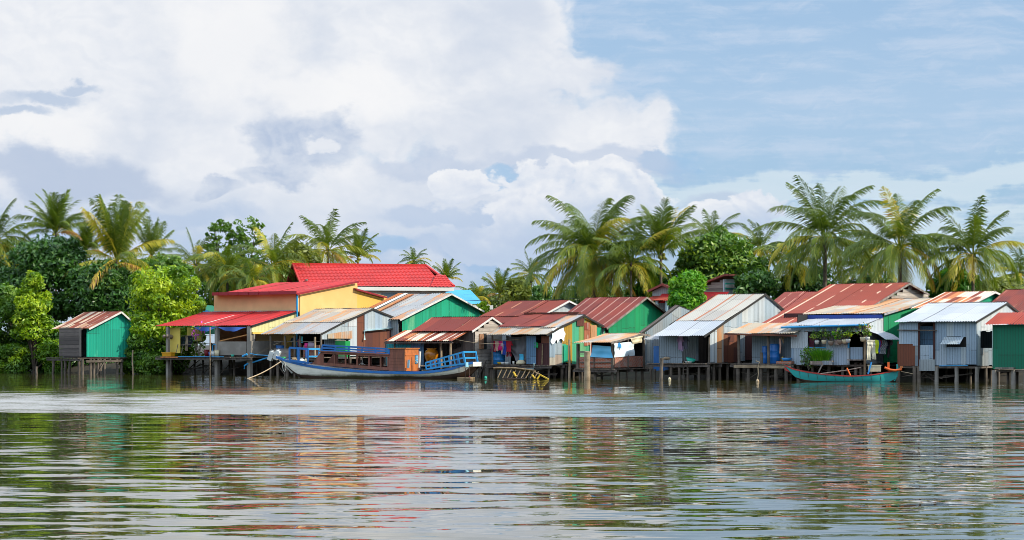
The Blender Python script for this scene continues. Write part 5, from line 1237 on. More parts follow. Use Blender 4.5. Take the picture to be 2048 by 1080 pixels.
def cargo_boat():
    F = Fr(546, 20, Y=117.5); r = F.root('cargo_boat', 'long white and blue wooden boat with brown cabin and blue railings', 'boat')
    vc = 1.35   # centre line; the near side is at about v = 0
    def c(px, py, v=0.15): u = F.u(px, v); return (u, F.z(py, u, v))
    sheer = smooth_pts([c(546, 713, .9), c(565, 720, .5), c(600, 728, .2), c(640, 734), c(690, 739), c(760, 743), c(830, 744), (c(860, 742)), c(900, 736), c(930, 727, .3), c(943, 724, .4)])
    bot = smooth_pts([c(550, 715, .9), c(567, 732, .5), c(588, 748, .2), c(612, 751), c(650, 754), c(760, 756), c(830, 754.5), c(860, 753), c(900, 748), c(925, 743, .3), c(937, 733, .4)])
    u0, u1 = sheer[0][0], sheer[-1][0]; Lb = u1-u0
    beam = smooth_pts([(u0, .03), (u0+Lb*.06, .42), (u0+Lb*.16, .85), (u0+Lb*.3, 1.15), (u0+Lb*.6, 1.25), (u0+Lb*.82, 1.1), (u0+Lb*.95, .85), (u1, .7)])
    keel = [(u0, sheer[0][1]-.02), (u0+Lb*.03, 1.0), (u0+Lb*.09, .3), (u0+Lb*.13, -.05), (u0+Lb*.2, -.4), (u0+Lb*.85, -.4), (u0+Lb*.93, -.1), (u0+Lb*.97, .2), (u1, .6)]
    sec = [(u, max(.02, b), s, bo, min(k, bo)) for u, b, s, bo, k in hull_sections(F, sheer, bot, beam, keel, 60)]
    shift = lambda rows: [[(p[0], p[1]+vc, p[2]) for p in row] for row in rows]
    mb = MB()
    for sd_ in (-1, 1): mb.grid(shift(strake(sec, .05, 1.0, sd_)))
    last = sec[-1]; mb.add([(last[0], vc+s*last[1], z) for s in (-1, 1) for z in (last[2], last[3])], [(0, 1, 3, 2)])
    hull = mb.build('hull', 'hull_white', r)
    mb = MB()
    for sd_ in (-1, 1): mb.grid(shift(strake(sec, 1.0, 2.0, sd_)))
    mb.build('keel', 'hull_brown', r)
    mb = MB()
    for sd_ in (-1, 1):
        g = []
        for (u, b, zs, zc, zk) in sec: g.append((u, vc+sd_*(b+.03), zs))
        lo = [(u, y, z-.12) for u, y, z in g]; inn = [(u, y-sd_*.12, z) for u, y, z in g]; hi = [(u, y, z+.03) for u, y, z in g]
        mb.grid([lo, hi], smooth=False); mb.grid([hi, [(a, b_, z+.03) for a, b_, z in inn]], smooth=False); mb.grid([[(u, y-sd_*.035, z) for u, y, z in lo], lo], smooth=False)
    mb.build('gunwale', 'blue_paint', r)
    mb = MB(); mb.grid([[(u, vc-(b-.05), zs-.12) for u, b, zs, zc, zk in sec], [(u, vc+(b-.05), zs-.12) for u, b, zs, zc, zk in sec]], smooth=False); mb.build('boat_deck', 'boat_brown', r)
    mb = MB(); mb.bar((u0-.05, vc, sheer[0][1]+.08), (u0+Lb*.085, vc-.02, .28), .09, .1); mb.build('stem', 'white_paint', r)
    vn, vf = .28, vc+.95   # cabin sides
    def near(px, py, v=vn): u = F.u(px, v); return (u, v, F.z(py, u, v))
    # cabin: sill, wedge, roof, posts
    def cabin_side(v, mb_name='cabin_side'):
        mb = MB(); p = lambda px, py: (F.u(px, vn), F.z(py, F.u(px, vn), vn))
        mb.prism([p(624, 728), p(646, 731), p(646, 704.5), p(642, 703)], v, v+.05)
        mb.prism([p(646, 731), p(760, 740), p(812, 742), p(812, 736), p(778, 735), p(646, 725.5)], v, v+.05)
        mb.prism([p(645, 703), p(645, 707.5), p(779, 714), p(779, 709.5)], v-.04, v+.05)
        return mb.build(mb_name, 'boat_brown', r)
    cabin_side(vn); cabin_side(vf)
    for px in (646, 669, 691, 714, 738, 761, 776):
        for v in (vn, vf):
            q = near(px, 728); t = (px-646)/133; zt = F.z(706+6.5*t, q[0], vn); z0 = F.z(727+8.5*t, q[0], vn)
            mb = MB(); mb.box((q[0]-.045, v-.005, z0-.1), (q[0]+.045, v+.07, zt)); mb.build('cabin_post', 'boat_brown', r)
    a, b_ = near(642, 703), near(779, 709.5); mb = MB(); mb.prism([(a[0]-.1, a[2]-.02), (b_[0], b_[2]-.02), (b_[0], b_[2]+.05), (a[0]-.1, a[2]+.05)], vn-.1, vf+.12); mb.build('cabin_roof', 'boat_brown', r)
    # aft cabin box
    q0, q1 = near(778, 697.5), near(809, 742); z0 = q1[2]; zt = q0[2]
    mb = MB(); n = 7
    for k in range(n):
        za, zb = z0+(zt-z0)*k/n, z0+(zt-z0)*(k+1)/n
        mb.box((q0[0], vn-.02+ru(0, .012), za+.006), (q1[0], vn+.05, zb)); mb.box((q0[0], vf, za+.006), (q1[0], vf+.05, zb))
    mb.box((q0[0], vn+.06, z0), (q0[0]+.05, vf, zt)); mb.build('aft_cabin_side', 'boat_brown', r)
    vE = F.v(829, q1[0]); vE = min(vE, vf+.4)
    mb = MB(); mb.box((q1[0]+.002, vn-.02, z0), (q1[0]+.05, vf+.05, zt)); mb.box((q1[0]+.05, vn, zt-.42), (q1[0]+.08, vf, zt-.36)); mb.build('aft_cabin_end', 'orange_wood', r)
    mb = MB(); mb.box((q0[0]-.05, vn-.08, zt+.0), (q1[0]+.12, vf+.1, zt+.05)); mb.build('aft_cabin_roof', 'orange_wood', r)
    mb = MB(); mb.box((q1[0]+.055, vf-.55, z0+.45), (q1[0]+.09, vf-.15, z0+.95)); mb.build('cabin_window', 'pale_blue_board', r)
    mb = MB()
    for t in (0, .5, 1): mb.bar((q1[0]+.1, vf-.55+.4*t, z0+.45), (q1[0]+.1, vf-.55+.4*t, z0+.95), .025)
    for t in (0, .33, .66, 1): mb.bar((q1[0]+.1, vf-.55, z0+.45+.5*t), (q1[0]+.1, vf-.15, z0+.45+.5*t), .025)
    mb.build('window_bars', 'blue_paint_light', r)
    # railings
    def rail(pts_top, pts_bot, v, nrail, posts, name='railing', m_='blue_paint', w=.07):
        mb = MB(); A = [near(*p, v) for p in pts_top]; B = [near(*p, v) for p in pts_bot]
        for k in range(nrail):
            t = k/max(1, nrail-1) if nrail > 1 else 0; t *= .92
            mb.bar(tuple(A[0][i]+(B[0][i]-A[0][i])*t for i in range(3)), tuple(A[1][i]+(B[1][i]-A[1][i])*t for i in range(3)), w*.55, w*1.25)
        for k in range(posts):
            t = k/(posts-1); mb.bar(tuple(A[0][i]+(A[1][i]-A[0][i])*t for i in range(3)), tuple(B[0][i]+(B[1][i]-B[0][i])*t for i in range(3)), w, w*.6)
        return mb.build(name, m_, r)
    rail([(645, 690.5), (778, 698)], [(643, 702), (778, 709)], vn-.02, 3, 6, 'roof_railing', w=.085); rail([(645, 690.5), (778, 698)], [(643, 702), (778, 709)], vf-.05, 2, 6, 'roof_railing', w=.05)
    rail([(579, 695.5), (616, 698)], [(579, 723), (616, 728)], vn+.05, 2, 3, 'bow_railing', w=.1); rail([(579, 695.5), (612, 698)], [(579, 723), (612, 728)], vf-.6, 2, 3, 'bow_railing')
    mb = MB(); A, B = near(616, 698, vn+.05), near(616, 728, vn+.05)
    for z in (A[2], (A[2]+B[2])/2): mb.bar((A[0], vn+.05, z), (A[0]+.1, vf-.6, z), .08, .1)
    mb.bar((A[0]+.1, vf-.6, A[2]+.05), (A[0]+.1, vf-.6, B[2]), .1); mb.build('bow_railing', 'blue_paint_light', r)
    rail([(851, 725.5), (925, 704.5)], [(853, 739), (930, 729)], vn+.1, 3, 9, 'stern_railing', 'blue_paint_light', w=.075); rail([(851, 725.5), (925, 704.5)], [(853, 739), (930, 729)], vf-.1, 3, 7, 'stern_railing', 'blue_paint', w=.07)
    mb = MB(); A, B = near(926, 704, vn+.1), near(931, 728, vn+.1)
    for z in (A[2], A[2]-.36): mb.bar((A[0]+.02, vn+.1, z), (A[0]+.1, vf-.1, z), .09, .09)
    mb.bar((A[0]+.1, vf-.1, A[2]+.03), (B[0]+.1, vf-.1, B[2]), .09); mb.bar((A[0], vn+.1, A[2]+.03), (B[0], vn+.1, B[2]), .09); mb.build('stern_railing', 'blue_paint_light', r)
    q = near(931, 728, vn); mb = MB(); mb.box((q[0], vn-.05, q[2]-.18), (q[0]+.07, vf, q[2]+.1)); mb.build('transom_board', 'pale_blue_board', r)
    mb = MB(); mb.box((sec[36][0], vc-.8, sec[36][2]-.11), (sec[44][0], vc+.6, sec[40][2]+.02)); mb.build('hatch', 'boat_brown', r)
    for px, py in ((918, 733), (931, 736), (939, 733)):
        a = near(px, py, .3); mb = MB(); mb.tube([a, (a[0], a[1], -.3)], .02, 5); mb.build('rudder_rod', 'hull_brown', r)
    mb = MB(); mb.box((near(915, 752)[0], .2, .02), (near(942, 752)[0], .9, .1)); mb.build('rudder', 'bamboo', r)
    REG['boat'] = (F, r, near, vn, vf, vc, sec)
    # mooring rope
    def cat_(a, b_, sag, n=16): return [tuple(a[i]+(b_[i]-a[i])*k/n for i in range(2))+(a[2]+(b_[2]-a[2])*k/n - sag*sin(pi*k/n),) for k in range(n+1)]
    a = near(562, 723, .9); b2 = near(487, 757, -2.5); b2 = (b2[0], b2[1], -.1)
    solo(F, 'mooring_rope', 'tan mooring rope running from the bow of the cargo boat down into the water', 'rope', None, (0, 0, 0), MB().tube(cat_(a, b2, .12), .035, 6), 'rope')
    l = [(a[0]+.3, .6, a[2]-.1), (a[0]+.28, .55, .75), (a[0]+.34, .54, .45), (a[0]+.45, .54, .38), (a[0]+.52, .55, .6), (a[0]+.42, .56, 1.0)]
    solo(F, 'hanging_rope', 'pale looped rope hanging down the bow of the cargo boat', 'rope', None, (0, 0, 0), MB().tube(l, .022, 6), 'white_paint')
    a = near(839, 703, 1.2); b3 = near(828, 721, vf)
    solo(F, 'wooden_post', 'white slanted post standing on the aft deck beside the orange cabin end', 'post', None, (0, 0, 0), MB().tube([near(838, 735, 1.3), near(840, 703, 1.3)], .07, 7), 'white_paint')
    solo(F, 'deck_rope', 'thin rope from the orange cabin end past the white post to the stern rail', 'rope', None, (0, 0, 0), MB().tube(cat_(near(829, 720, 1.5), near(853, 731, 1.2), .15, 10), .02, 5), 'rope')
    # jerry cans at the bow
    for px, py, rz, lab in ((542.5, 712, .35, 'left white jerry can hanging beyond the bow of the cargo boat'), (554, 710, .5, 'right white jerry can hanging beyond the bow of the cargo boat')):
        def jb(root):
            mb = MB(); w, d, h = .16, .13, .30
            pr = [(-w, -h), (w, -h), (w, h*.75), (w*.55, h), (-w, h)]
            mb.prism([(x*.94, z*.97) for x, z in pr], -d, d); mb.build('can', 'plastic_white', root)
            MB().bar((-w*.7, 0, h+.06), (w*.2, 0, h+.06), .04).build('handle', 'plastic_white', root); MB().lathe([(.001, .07), (.04, .07), (.04, 0)], (w*.75, 0, h*.85), 8).build('cap', 'plastic_white', root)
        t = thing(F, 'jerry_can', lab, 'jerry can', 'jerry cans at the bow', near(px, py, 1.6), jb); t.rotation_euler[1] = rz
    # items in the bow and on deck
    pt = near(600, 723, 1.0)
    for k, (px, py, mt_, lab) in enumerate(((588, 723, 'bamboo', 'crumpled tan bundle lying behind the left post of the bow railing'), (604, 725, 'white_paint', 'small white bundle lying at the foot of the bow railing'), (611, 726, 'cream_box', 'cream bundle lying right of the white one in the bow'))):
        mb = MB(); rd = random.Random(k)
        mb.lathe([(.001, -.05), (.22, 0), (.2, .12), (.1, .2), (.001, .22)], (0, 0, 0), 9); mb.v = [(x*rd.uniform(.6, 1.3), y*rd.uniform(.6, 1.3), z*rd.uniform(.7, 1.4)) for x, y, z in mb.v]
        solo(F, 'bundle', lab, 'bundle', None, near(px, py, .8), mb, mt_)
    mb = MB(); mb.lathe([(.001, 0), (.16, 0), (.19, .12), (.001, .13)], (0, 0, 0), 10); solo(F, 'basin', 'small green basin in the very bow of the cargo boat', 'basin', None, near(566, 717.5, 1.35), mb, 'plastic_green')
    mb = MB(); mb.tube([(0, 0, 0), (.02, .1, .9)], .03, 6); mb.tube([(-.2, 0, .02), (0, 0, .12), (.2, .05, .0)], .025, 6); solo(F, 'outboard_pole', 'small white prop with splayed feet inside the open cabin', 'pole', None, near(724, 730, 1.0), mb, 'white_paint')
    mb = MB(); mb.bar((0, 0, 0), (.06, 0, .5), .14, .05); solo(F, 'oar_blade', 'light blue paddle blade leaning on the orange cabin end', 'paddle', None, near(816, 736, .5), mb, 'pale_blue_board')

def canoe():
    F = Fr(1568, 12, Y=105.3); r = F.root('canoe', 'slim teal wooden canoe with red inside moored under the flowered house', 'canoe')
    vc = .55
    def c(px, py, v=.1): u = F.u(px, v); return (u, F.z(py, u, v))
    sheer = smooth_pts([c(1569, 731, .5), c(1585, 738, .3), c(1612, 744), c(1650, 749), c(1700, 752), c(1745, 749.5), c(1780, 744, .25), c(1793, 740, .45)])
    u0, u1 = sheer[0][0], sheer[-1][0]; L = u1-u0
    bot = smooth_pts([c(1570, 733, .5), c(1580, 744, .3), c(1590, 754, .2), c(1612, 760), c(1650, 762.3), c(1700, 763), c(1750, 763.3), c(1780, 763, .3), c(1791, 757, .45)])
    beam = smooth_pts([(u0, .03), (u0+L*.1, .2), (u0+L*.3, .47), (u0+L*.55, .55), (u0+L*.8, .42), (u0+L*.93, .2), (u1, .04)])
    keel = [(u0, sheer[0][1]-.02), (u0+L*.1, .2), (u0+L*.2, -.15), (u0+L*.9, -.2), (u0+L*.97, .0), (u1, .25)]
    sec = [(u, max(.02, b), s, bo, min(k, bo)) for u, b, s, bo, k in hull_sections(F, sheer, bot, beam, keel, 50)]
    sh = lambda rows: [[(p[0], p[1]+vc, p[2]) for p in row] for row in rows]
    mb = MB()
    for sd_ in (-1, 1): mb.grid(sh(strake(sec, 0, 1, sd_)))
    mb.build('hull', 'canoe_teal', r)
    mb = MB()
    for sd_ in (-1, 1): mb.grid(sh(strake(sec, 1, 2, sd_)))
    mb.build('keel', 'hull_brown', r)
    mb = MB()
    for sd_ in (-1, 1): mb.grid([[(u, vc+sd_*max(.01, b-.03), zs) for u, b, zs, zc, zk in sec], [(u, vc+sd_*b*.55, zs-.26) for u, b, zs, zc, zk in sec]])
    mb.grid([[(u, vc-b*.55, zs-.26) for u, b, zs, zc, zk in sec], [(u, vc+b*.55, zs-.26) for u, b, zs, zc, zk in sec]]); mb.build('inside', 'canoe_red', r)
    mb = MB()
    for sd_ in (-1, 1): mb.grid([[(u, vc+sd_*(b+.025), zs+.03) for u, b, zs, zc, zk in sec], [(u, vc+sd_*max(.005, b-.05), zs+.03) for u, b, zs, zc, zk in sec]], smooth=False); mb.grid([[(u, vc+sd_*(b+.025), zs+.03) for u, b, zs, zc, zk in sec], [(u, vc+sd_*(b+.025), zs-.03) for u, b, zs, zc, zk in sec]], smooth=False)
    mb.build('gunwale', 'canoe_red', r)
    mb = MB(); s9 = [s for s in sec[:8]]; mb.grid([[(u, vc-max(.01, b-.04), zs+.0) for u, b, zs, zc, zk in s9], [(u, vc+max(.01, b-.04), zs+.0) for u, b, zs, zc, zk in s9]], smooth=False); mb.build('foredeck', 'canoe_red', r)
    for i in (12, 20, 28, 38): s = sec[i]; mb = MB(); mb.box((s[0]-.06, vc-s[1]*.9, s[2]-.1), (s[0]+.06, vc+s[1]*.9, s[2]-.06)); mb.build('thwart', 'canoe_red', r)
    for i in range(7, 44, 4):
        s = sec[i]; mb = MB(); mb.bar((s[0]-.04, vc-s[1]-.015, s[2]-.02), (s[0]+.03, vc-s[1]*.86-.01, s[3]+.04), .018, .018); mb.build('rib_line', 'hull_brown', r)
    e = sec[-1]; mb = MB(); mb.tube([(e[0]-.12, vc, .05), (e[0]+.02, vc, .35), (e[0]+.06, vc, e[2]), (e[0]+.03, vc, e[2]+.32)], [.05, .06, .06, .05], 7); mb.build('sternpost', 'canoe_teal', r)
    def nr(px, py, v=.3): u = F.u(px, v); return (u, v, F.z(py, u, v))
    mb = MB(); mb.tube([nr(1769, 735, .3), nr(1779, 739.5), nr(1790, 741), nr(1804, 738.5)], .07, 7); mb.build('tiller', 'plastic_orange', r)
    mb = MB(); mb.bar(nr(1777, 737, .4), nr(1777, 724, .4), .12, .06); mb.build('orange_board', 'plastic_orange', r)
    mb = MB(); mb.box(nr(1800, 736, .25), tuple(x+d for x, d in zip(nr(1800, 736, .25), (.16, .12, .1)))); mb.build('tiller_block', 'orange_wood', r)
    solo(F, 'long_oar', 'long grey wooden oar lying across the teal canoe', 'oar', None, (0, 0, 0), MB().tube([nr(1640, 748, .4), nr(1690, 741, .5), nr(1722, 735, .6)], [.045, .035, .03], 6), 'weathered_wood')
    solo(F, 'short_oar', 'short orange oar standing out of the middle of the teal canoe', 'oar', None, (0, 0, 0), MB().bar(nr(1701, 751, .1), nr(1694, 736, .2), .09, .04), 'plastic_orange')
    solo(F, 'blue_pole', 'light blue slanted pole beside the cream foam box in the canoe', 'pole', None, (0, 0, 0), MB().tube([nr(1736, 748, .3), nr(1743, 724, .35)], .045, 6), 'barrel_lblue')
    def fb(root):
        w = .35; MB().box((-w, -.25, 0), (w, .25, .31)).build('body', 'cream_box', root); MB().box((-w-.02, -.27, .312), (w+.02, .27, .36)).build('lid', 'cream_box', root)
    thing(F, 'foam_box', 'cream foam box standing in the stern of the teal canoe', 'box', None, nr(1749, 743, .65), fb)
    solo(F, 'stern_line', 'thin line from a stake to the stern of the canoe', 'rope', None, (0, 0, 0), MB().tube([nr(1802, 743, .4), nr(1818, 746, .4), nr(1826, 748, .5)], .02, 5), 'rope')

# ------------------------------------------------------------------ small things
def garment(kind, w, h, mt, rd=random):
    """flat cloth with folds and thickness, hanging from z = 0"""
    n, m_ = 10, 10; mb = MB(); out = []
    ph, fr = rd.uniform(0, 6), rd.uniform(1.5, 3.5)
    def halfw(t):
        if kind == 'shirt': return w*(.5 if t > .36 else .5) 
        return w*.5
    def sheet(x0f, x1f, z0, z1):
        for off in (-.012, .012):
            rows = []
            for j in range(m_+1):
                t = j/m_; z = z0+(z1-z0)*t; a, b_ = x0f(t), x1f(t)
                rows.append([(a+(b_-a)*i/n, off+.035*sin(ph+fr*6*i/n)*t+.02*sin(9*t+ph), z+.01*sin(5*i/n)) for i in range(n+1)])
            mb.grid(rows)
    if kind == 'shirt':
        sheet(lambda t: -w*.30-.02*t, lambda t: w*.30+.02*t, 0, -h)
        sheet(lambda t: -w*.30-w*.24*t-.02, lambda t: -w*.28, -.01, -h*.42); sheet(lambda t: w*.28, lambda t: w*.30+w*.24*t+.02, -.01, -h*.42)
    elif kind == 'trousers':
        sheet(lambda t: -w*.42, lambda t: w*.42, 0, -h*.28); sheet(lambda t: -w*.42-.04*t, lambda t: -w*.03-.03*t, -h*.28, -h); sheet(lambda t: w*.03+.03*t, lambda t: w*.42+.05*t, -h*.28, -h*.96)
    elif kind == 'side': sheet(lambda t: -w*.5+.03*sin(5*t), lambda t: w*.5+.03*sin(4*t), 0, -h)
    else: sheet(lambda t: -w*.5, lambda t: w*.5, 0, -h)
    return mb
def small_things():
    random.seed(11)
    GL = 'laundry hung on the houses'
    def cloth(F, px, py, v, kind, w, h, mt, lab, rz=0, side=None):
        p = F.P(px, py, v) if side is None else F.S(px, py, side)
        name = {'shirt': 'hanging_shirt', 'trousers': 'hanging_trousers', 'side': 'hanging_garment', 'towel': 'hanging_towel'}[kind]
        cat = {'shirt': 'shirt', 'trousers': 'trousers', 'side': 'garment', 'towel': 'towel'}[kind]
        return solo(F, name, lab, cat, GL, p, garment(kind, w, h, mt), clothmat(mt) if len(mt) == 6 else MATS[mt], rz)
    # laundry bay
    F, r, uR, zb = REG['laundry']; v = .25
    line = MB().tube([F.P(984, 678, v), F.P(1010, 681, v), F.P(1030, 679.5, v), F.P(1040, 678, v)], .015, 5); solo(F, 'clothes_line', 'clothes line under the tan awning carrying the red and pink laundry', 'clothes line', None, (0, 0, 0), line, 'rope')
    for px, w, h, c, kind, lab in ((985.5, .22, .65, '7a1060', 'side', 'purple garment, leftmost on the line under the tan awning'), (989, .24, .66, 'c01024', 'side', 'bright red garment second from the left on the line'),
            (993.5, .26, .62, 'c8a090', 'side', 'pale patterned garment left of the pink one on the line'), (997, .16, .3, '4a90c8', 'side', 'small sky blue garment between the pale patterned and pink ones'), (1001, .28, .58, 'd82078', 'side', 'hot pink garment in the middle of the line'),
            (1004.5, .2, .45, 'c8b0b8', 'side', 'pinkish white garment right of the hot pink one'), (1006.5, .18, .82, 'd0a898', 'side', 'long pale tan garment beside the blue one on the line'), (1009, .2, .85, '1c3c9c', 'side', 'long royal blue garment on the line'), (1017, .62, .66, 'b01830', 'shirt', 'wide crimson shirt, rightmost and largest on the line')):
        cloth(F, px, 682, v+ru(-.04, .04), kind, w, h, c, lab)
    cloth(F, 1018, 702, v+.15, 'trousers', .4, .35, '8c1830', 'short dark red trousers hanging below the crimson shirt')
    # grey tarp drooping
    A, B = F.P(1012, 671, .5), F.P(1053, 671, .5); rows = []
    for j in range(15):
        t = j/14; row = []
        for i in range(25):
            s = i/24; x = A[0]+(B[0]-A[0])*s; dep = (.35+1.35*sin(pi*min(1, s*1.0+.0)*.62)**1.2)*(1 if s < .8 else 1); row.append((x, .5+.09*sin(t*14+s*5)*t+.05*sin(s*20), A[2]-dep*t-.1*sin(s*pi)))
        rows.append(row)
    mb = MB(); mb.grid(rows); solo(F, 'tarpaulin', 'dark grey tarpaulin drooping in folds inside the laundry bay', 'tarpaulin', None, (0, 0, 0), mb, 'tarp_grey')
    # white blue cloth on corner
    q = F.S(1106, 656, uR+.12); rows = []
    for j in range(11):
        rows.append([(uR+.12+.06*sin(i*.9+j*.5), q[1]-.15+ 1.5*i/12 + .05*sin(j*1.3), q[2]-.05-(.85+.12*sin(i*1.3))*j/10+.22*i/12) for i in range(13)])
    mb = MB(); mb.grid(rows); solo(F, 'hanging_sheet', 'white cloth with faint blue marks draped over the roof corner of the laundry house', 'cloth', None, (0, 0, 0), mb, 'tarp_white')
    def barrel(root, rr=.29, hh=.88, mt='barrel_blue'):
        MB().lathe([(.001, 0), (rr*.94, 0), (rr, .04), (rr, hh*.3), (rr*1.05, hh*.33), (rr, hh*.36), (rr, hh*.64), (rr*1.05, hh*.67), (rr, hh*.7), (rr, hh-.03), (rr*.95, hh), (.001, hh-.02)], (0, 0, 0), 20).build('drum', mt, root)
        MB().lathe([(rr*.97, hh-.02), (rr*1.03, hh), (rr*1.03, hh+.035), (rr*.9, hh+.04)], (0, 0, 0), 20).build('rim', mt, root)
    bar = lambda F, lab, p, rr=.29, hh=.88, mt='barrel_blue': thing(F, 'barrel', lab, 'barrel', 'blue barrels', p, lambda rt: barrel(rt, rr, hh, mt))
    bar(F, 'big light blue water drum standing behind the laundry', (F.u(997, .9), .9, zb), .42, .85, 'barrel_lblue')
    for k, (px, mt_, nm, lab) in enumerate(((1006, 'plastic_white', 'bowl', 'pinkish white bowl left of its twin on the laundry deck'), (1014, 'plastic_white', 'bowl', 'white bowl right of its twin on the laundry deck'), (1042, 'cream_box', 'sack', 'pale sack slumped before the grey tarpaulin'), (1000, 'yellow_paint', 'basin', 'low yellow basin below the blue water drum'), (1027, 'white_paint', 'cup', 'tiny white cup alone on the laundry deck'))):
        s = {'bowl': .17, 'sack': .3, 'basin': .2, 'cup': .07}[nm]
        mb = MB()
        if nm == 'sack': mb.lathe([(.001, 0), (s, .02), (s*1.05, .12), (s*.6, .26), (.001, .3)], (0, 0, 0), 12)
        elif nm == 'cup': mb.lathe([(.001, 0), (s*.8, 0), (s, .2), (s*.85, .2), (s*.7, .02)], (0, 0, 0), 10)
        else: mb.lathe([(.001, 0), (s*.6, 0), (s, .15), (s*.92, .15), (s*.55, .02)], (0, 0, 0), 14)
        solo(F, nm, lab, nm, None, (F.u(px, .1), .1, zb+.005), mb, mt_)
    cloth(F, 1043, 708, .35, 'towel', .28, .6, '48b8e0', 'light blue towel hanging beside the slanted blue-grey sheet')
    cloth(F, 1072.5, 685, -.1, 'towel', .26, .32, '189050', 'small green cloth hanging at the top of the maroon wall')
    # collapsed bamboo frame in the water
    Fw = Fr(985, 20, Y=113.5); root = Fw.root('collapsed_bamboo_jetty', 'collapsed bamboo and plank structure with yellow ends lying half in the water', 'bamboo heap')
    W = lambda px, py, v=0.: Fw.P(px, py, v)
    random.seed(5)
    for k in range(7):
        t = k/6; a = W(990+ru(-3, 3), 735.5+t*2, 1.2*t); b_ = W(1068+ru(-4, 4), 741+t*3, 1.2*t); c_ = W(1094, 757, .4+.5*t)
        m2 = W(1028, 735.5+ru(-1, 1)+t*2, 1.2*t)
        MB().tube([a, m2, b_], [.05, .055, .045], 6).build('pole', 'bamboo', root)
    for px in (999, 1009, 1018, 1027, 1036, 1046, 1055, 1064, 1072):
        MB().bar(W(px+5, 737+(px-999)*.08, 0), W(px-4, 756.5, -.25), .055, .04).build('strut', 'bamboo', root)
    MB().tube([W(1004, 757, -.3), W(1050, 757.5, -.3)], .05, 6).build('pole', 'hull_brown', root)
    MB().tube([W(1060, 740, .1), W(1080, 749, .1)], .05, 6).build('pole', 'bamboo', root)
    for a, b_ in (((1079, 749), (1097, 758.5)), ((1081, 749), (1074, 758)), ((1027, 744), (1032, 753)), ((1064, 749.5), (1070, 757))):
        MB().bar(W(*a, -.1), W(*b_, -.25), .11, .07).build('yellow_beam', 'yellow_paint', root)
    # brick shack tarps
    F, r, uR, zb = REG['brick']
    def tarp_front(pts, v, mt, lab, u=None):
        (ax, ay), (bx, by), (cx, cy), (dx, dy) = pts; A, B, C_, D = ((F.P(x, y, v) if u is None else F.S(x, y, u)) for x, y in pts); rows = []
        for j in range(9):
            t = j/8; row = []
            for i in range(17):
                s = i/16; p = [A[k]*(1-s)*(1-t)+B[k]*s*(1-t)+C_[k]*s*t+D[k]*(1-s)*t for k in range(3)]; w_ = .03*sin(s*9+t*4)+.02*sin(t*11)
                if u is None: p[1] += w_
                else: p[0] += w_
                row.append(tuple(p))
            rows.append(row)
        mb = MB(); mb.grid(rows); solo(F, 'tarpaulin', lab, 'tarpaulin', 'tarpaulins on the brick shack', (0, 0, 0), mb, mt)
    tarp_front([(1185, 690), (1221, 693), (1226, 716), (1181, 714)], -.1, 'tarp_lightblue', 'light blue tarpaulin across the front of the brick shack')
    tarp_front([(1228, 687), (1268, 683), (1270, 711), (1229, 715)], 0, 'tarp_white', 'large pale blue-white tarpaulin on the right side of the brick shack', uR+.12)
    tarp_front([(1260, 677), (1286, 671), (1284, 685), (1266, 688)], 0, 'cream_box', 'cream cloth bunched under the roof corner of the brick shack', uR+.2)
    mb = MB(); mb.grid([[(uR+.17, F.v(1231, uR)+.1*i, F.z(688, uR, .5)+.1*sin(i)-.13*j) for i in range(5)] for j in range(3)]); solo(F, 'cloth', 'small blue rag pinned to the top of the pale tarpaulin', 'rag', None, (0, 0, 0), mb, clothmat('2888c8'))
    # stakes in the water
    def stake(px, pyt, pyw, rr, mt, lab, lean=0, name='wooden_stake', cat='stake', group='stakes standing in the water'):
        Y = FPX*CAMH/(pyw-HZ); top = wpt(px, pyt, Y); mb = MB(); n = 7; rd = random.Random(px)
        mb.tube([(lean*(1-i/n)*-1+rd.uniform(-.02, .02), rd.uniform(-.02, .02), -1.2+(top.z+1.2)*i/n) for i in range(n+1)], [rr*rd.uniform(.9, 1.1)*(1.12-.2*i/n) for i in range(n+1)], 9)
        o = mb.build(name, mt); o.location = (top.x, Y, 0); tag(o, lab, cat, group)
    stake(1174.5, 703, 760, .17, 'pile_pale', 'thick pale tree-trunk post in front of the little brick shack', name='mooring_post', cat='post')
    stake(1139, 679, 758, .06, 'pile_pale', 'tall thin stake left of the thick pale post')
    stake(1324, 716, 760, .1, 'pile', 'leaning stake at the left corner of the long grey house', .12)
    stake(1601, 698, 733+28, .085, 'pile', 'tall dark stake behind the bow of the teal canoe')
    stake(1727, 688, 755, .075, 'pile_pale', 'slim pole beside the door of the flowered house')
    stake(1686, 722, 757, .07, 'pile', 'short stake behind the middle of the teal canoe')
    stake(901, 695, 757, .06, 'pile_pale', 'thin stake beside the awning post of the timber house')
    stake(73, 733, 749, .07, 'pile', 'short stake standing alone in front of the dark left bushes')
    stake(265, 700, 750, .05, 'pile', 'thin dark stake right of the green shack')
    # timber house: jar
    F, r, uR, zb, vf = REG['timber']
    def jar(root):
        MB().lathe([(.001, 0), (.2, 0), (.3, .2), (.42, .5), (.44, .72), (.36, .92), (.26, .98), (.28, 1.04), (.22, 1.04), (.2, .9)], (0, 0, 0), 24).build('body', 'jar_glaze', root)
        MB().lathe([(.24, 1.0), (.31, 1.03), (.31, 1.07), (.24, 1.08)], (0, 0, 0), 24).build('rim', 'jar_glaze', root)
    u = F.u(863, vf+.1); thing(F, 'water_jar', 'big glazed ochre water jar on the porch of the timber house', 'jar', None, (u, vf+.1, F.z(731, u, vf)), jar)
    mb = MB(); mb.box((-.7, -.4, -.08), (.7, .5, 0)); solo(F, 'jar_stand', 'plank stand carrying the ochre water jar', 'stand', None, (u, vf+.15, F.z(731, u, vf)), mb, 'weathered_wood')
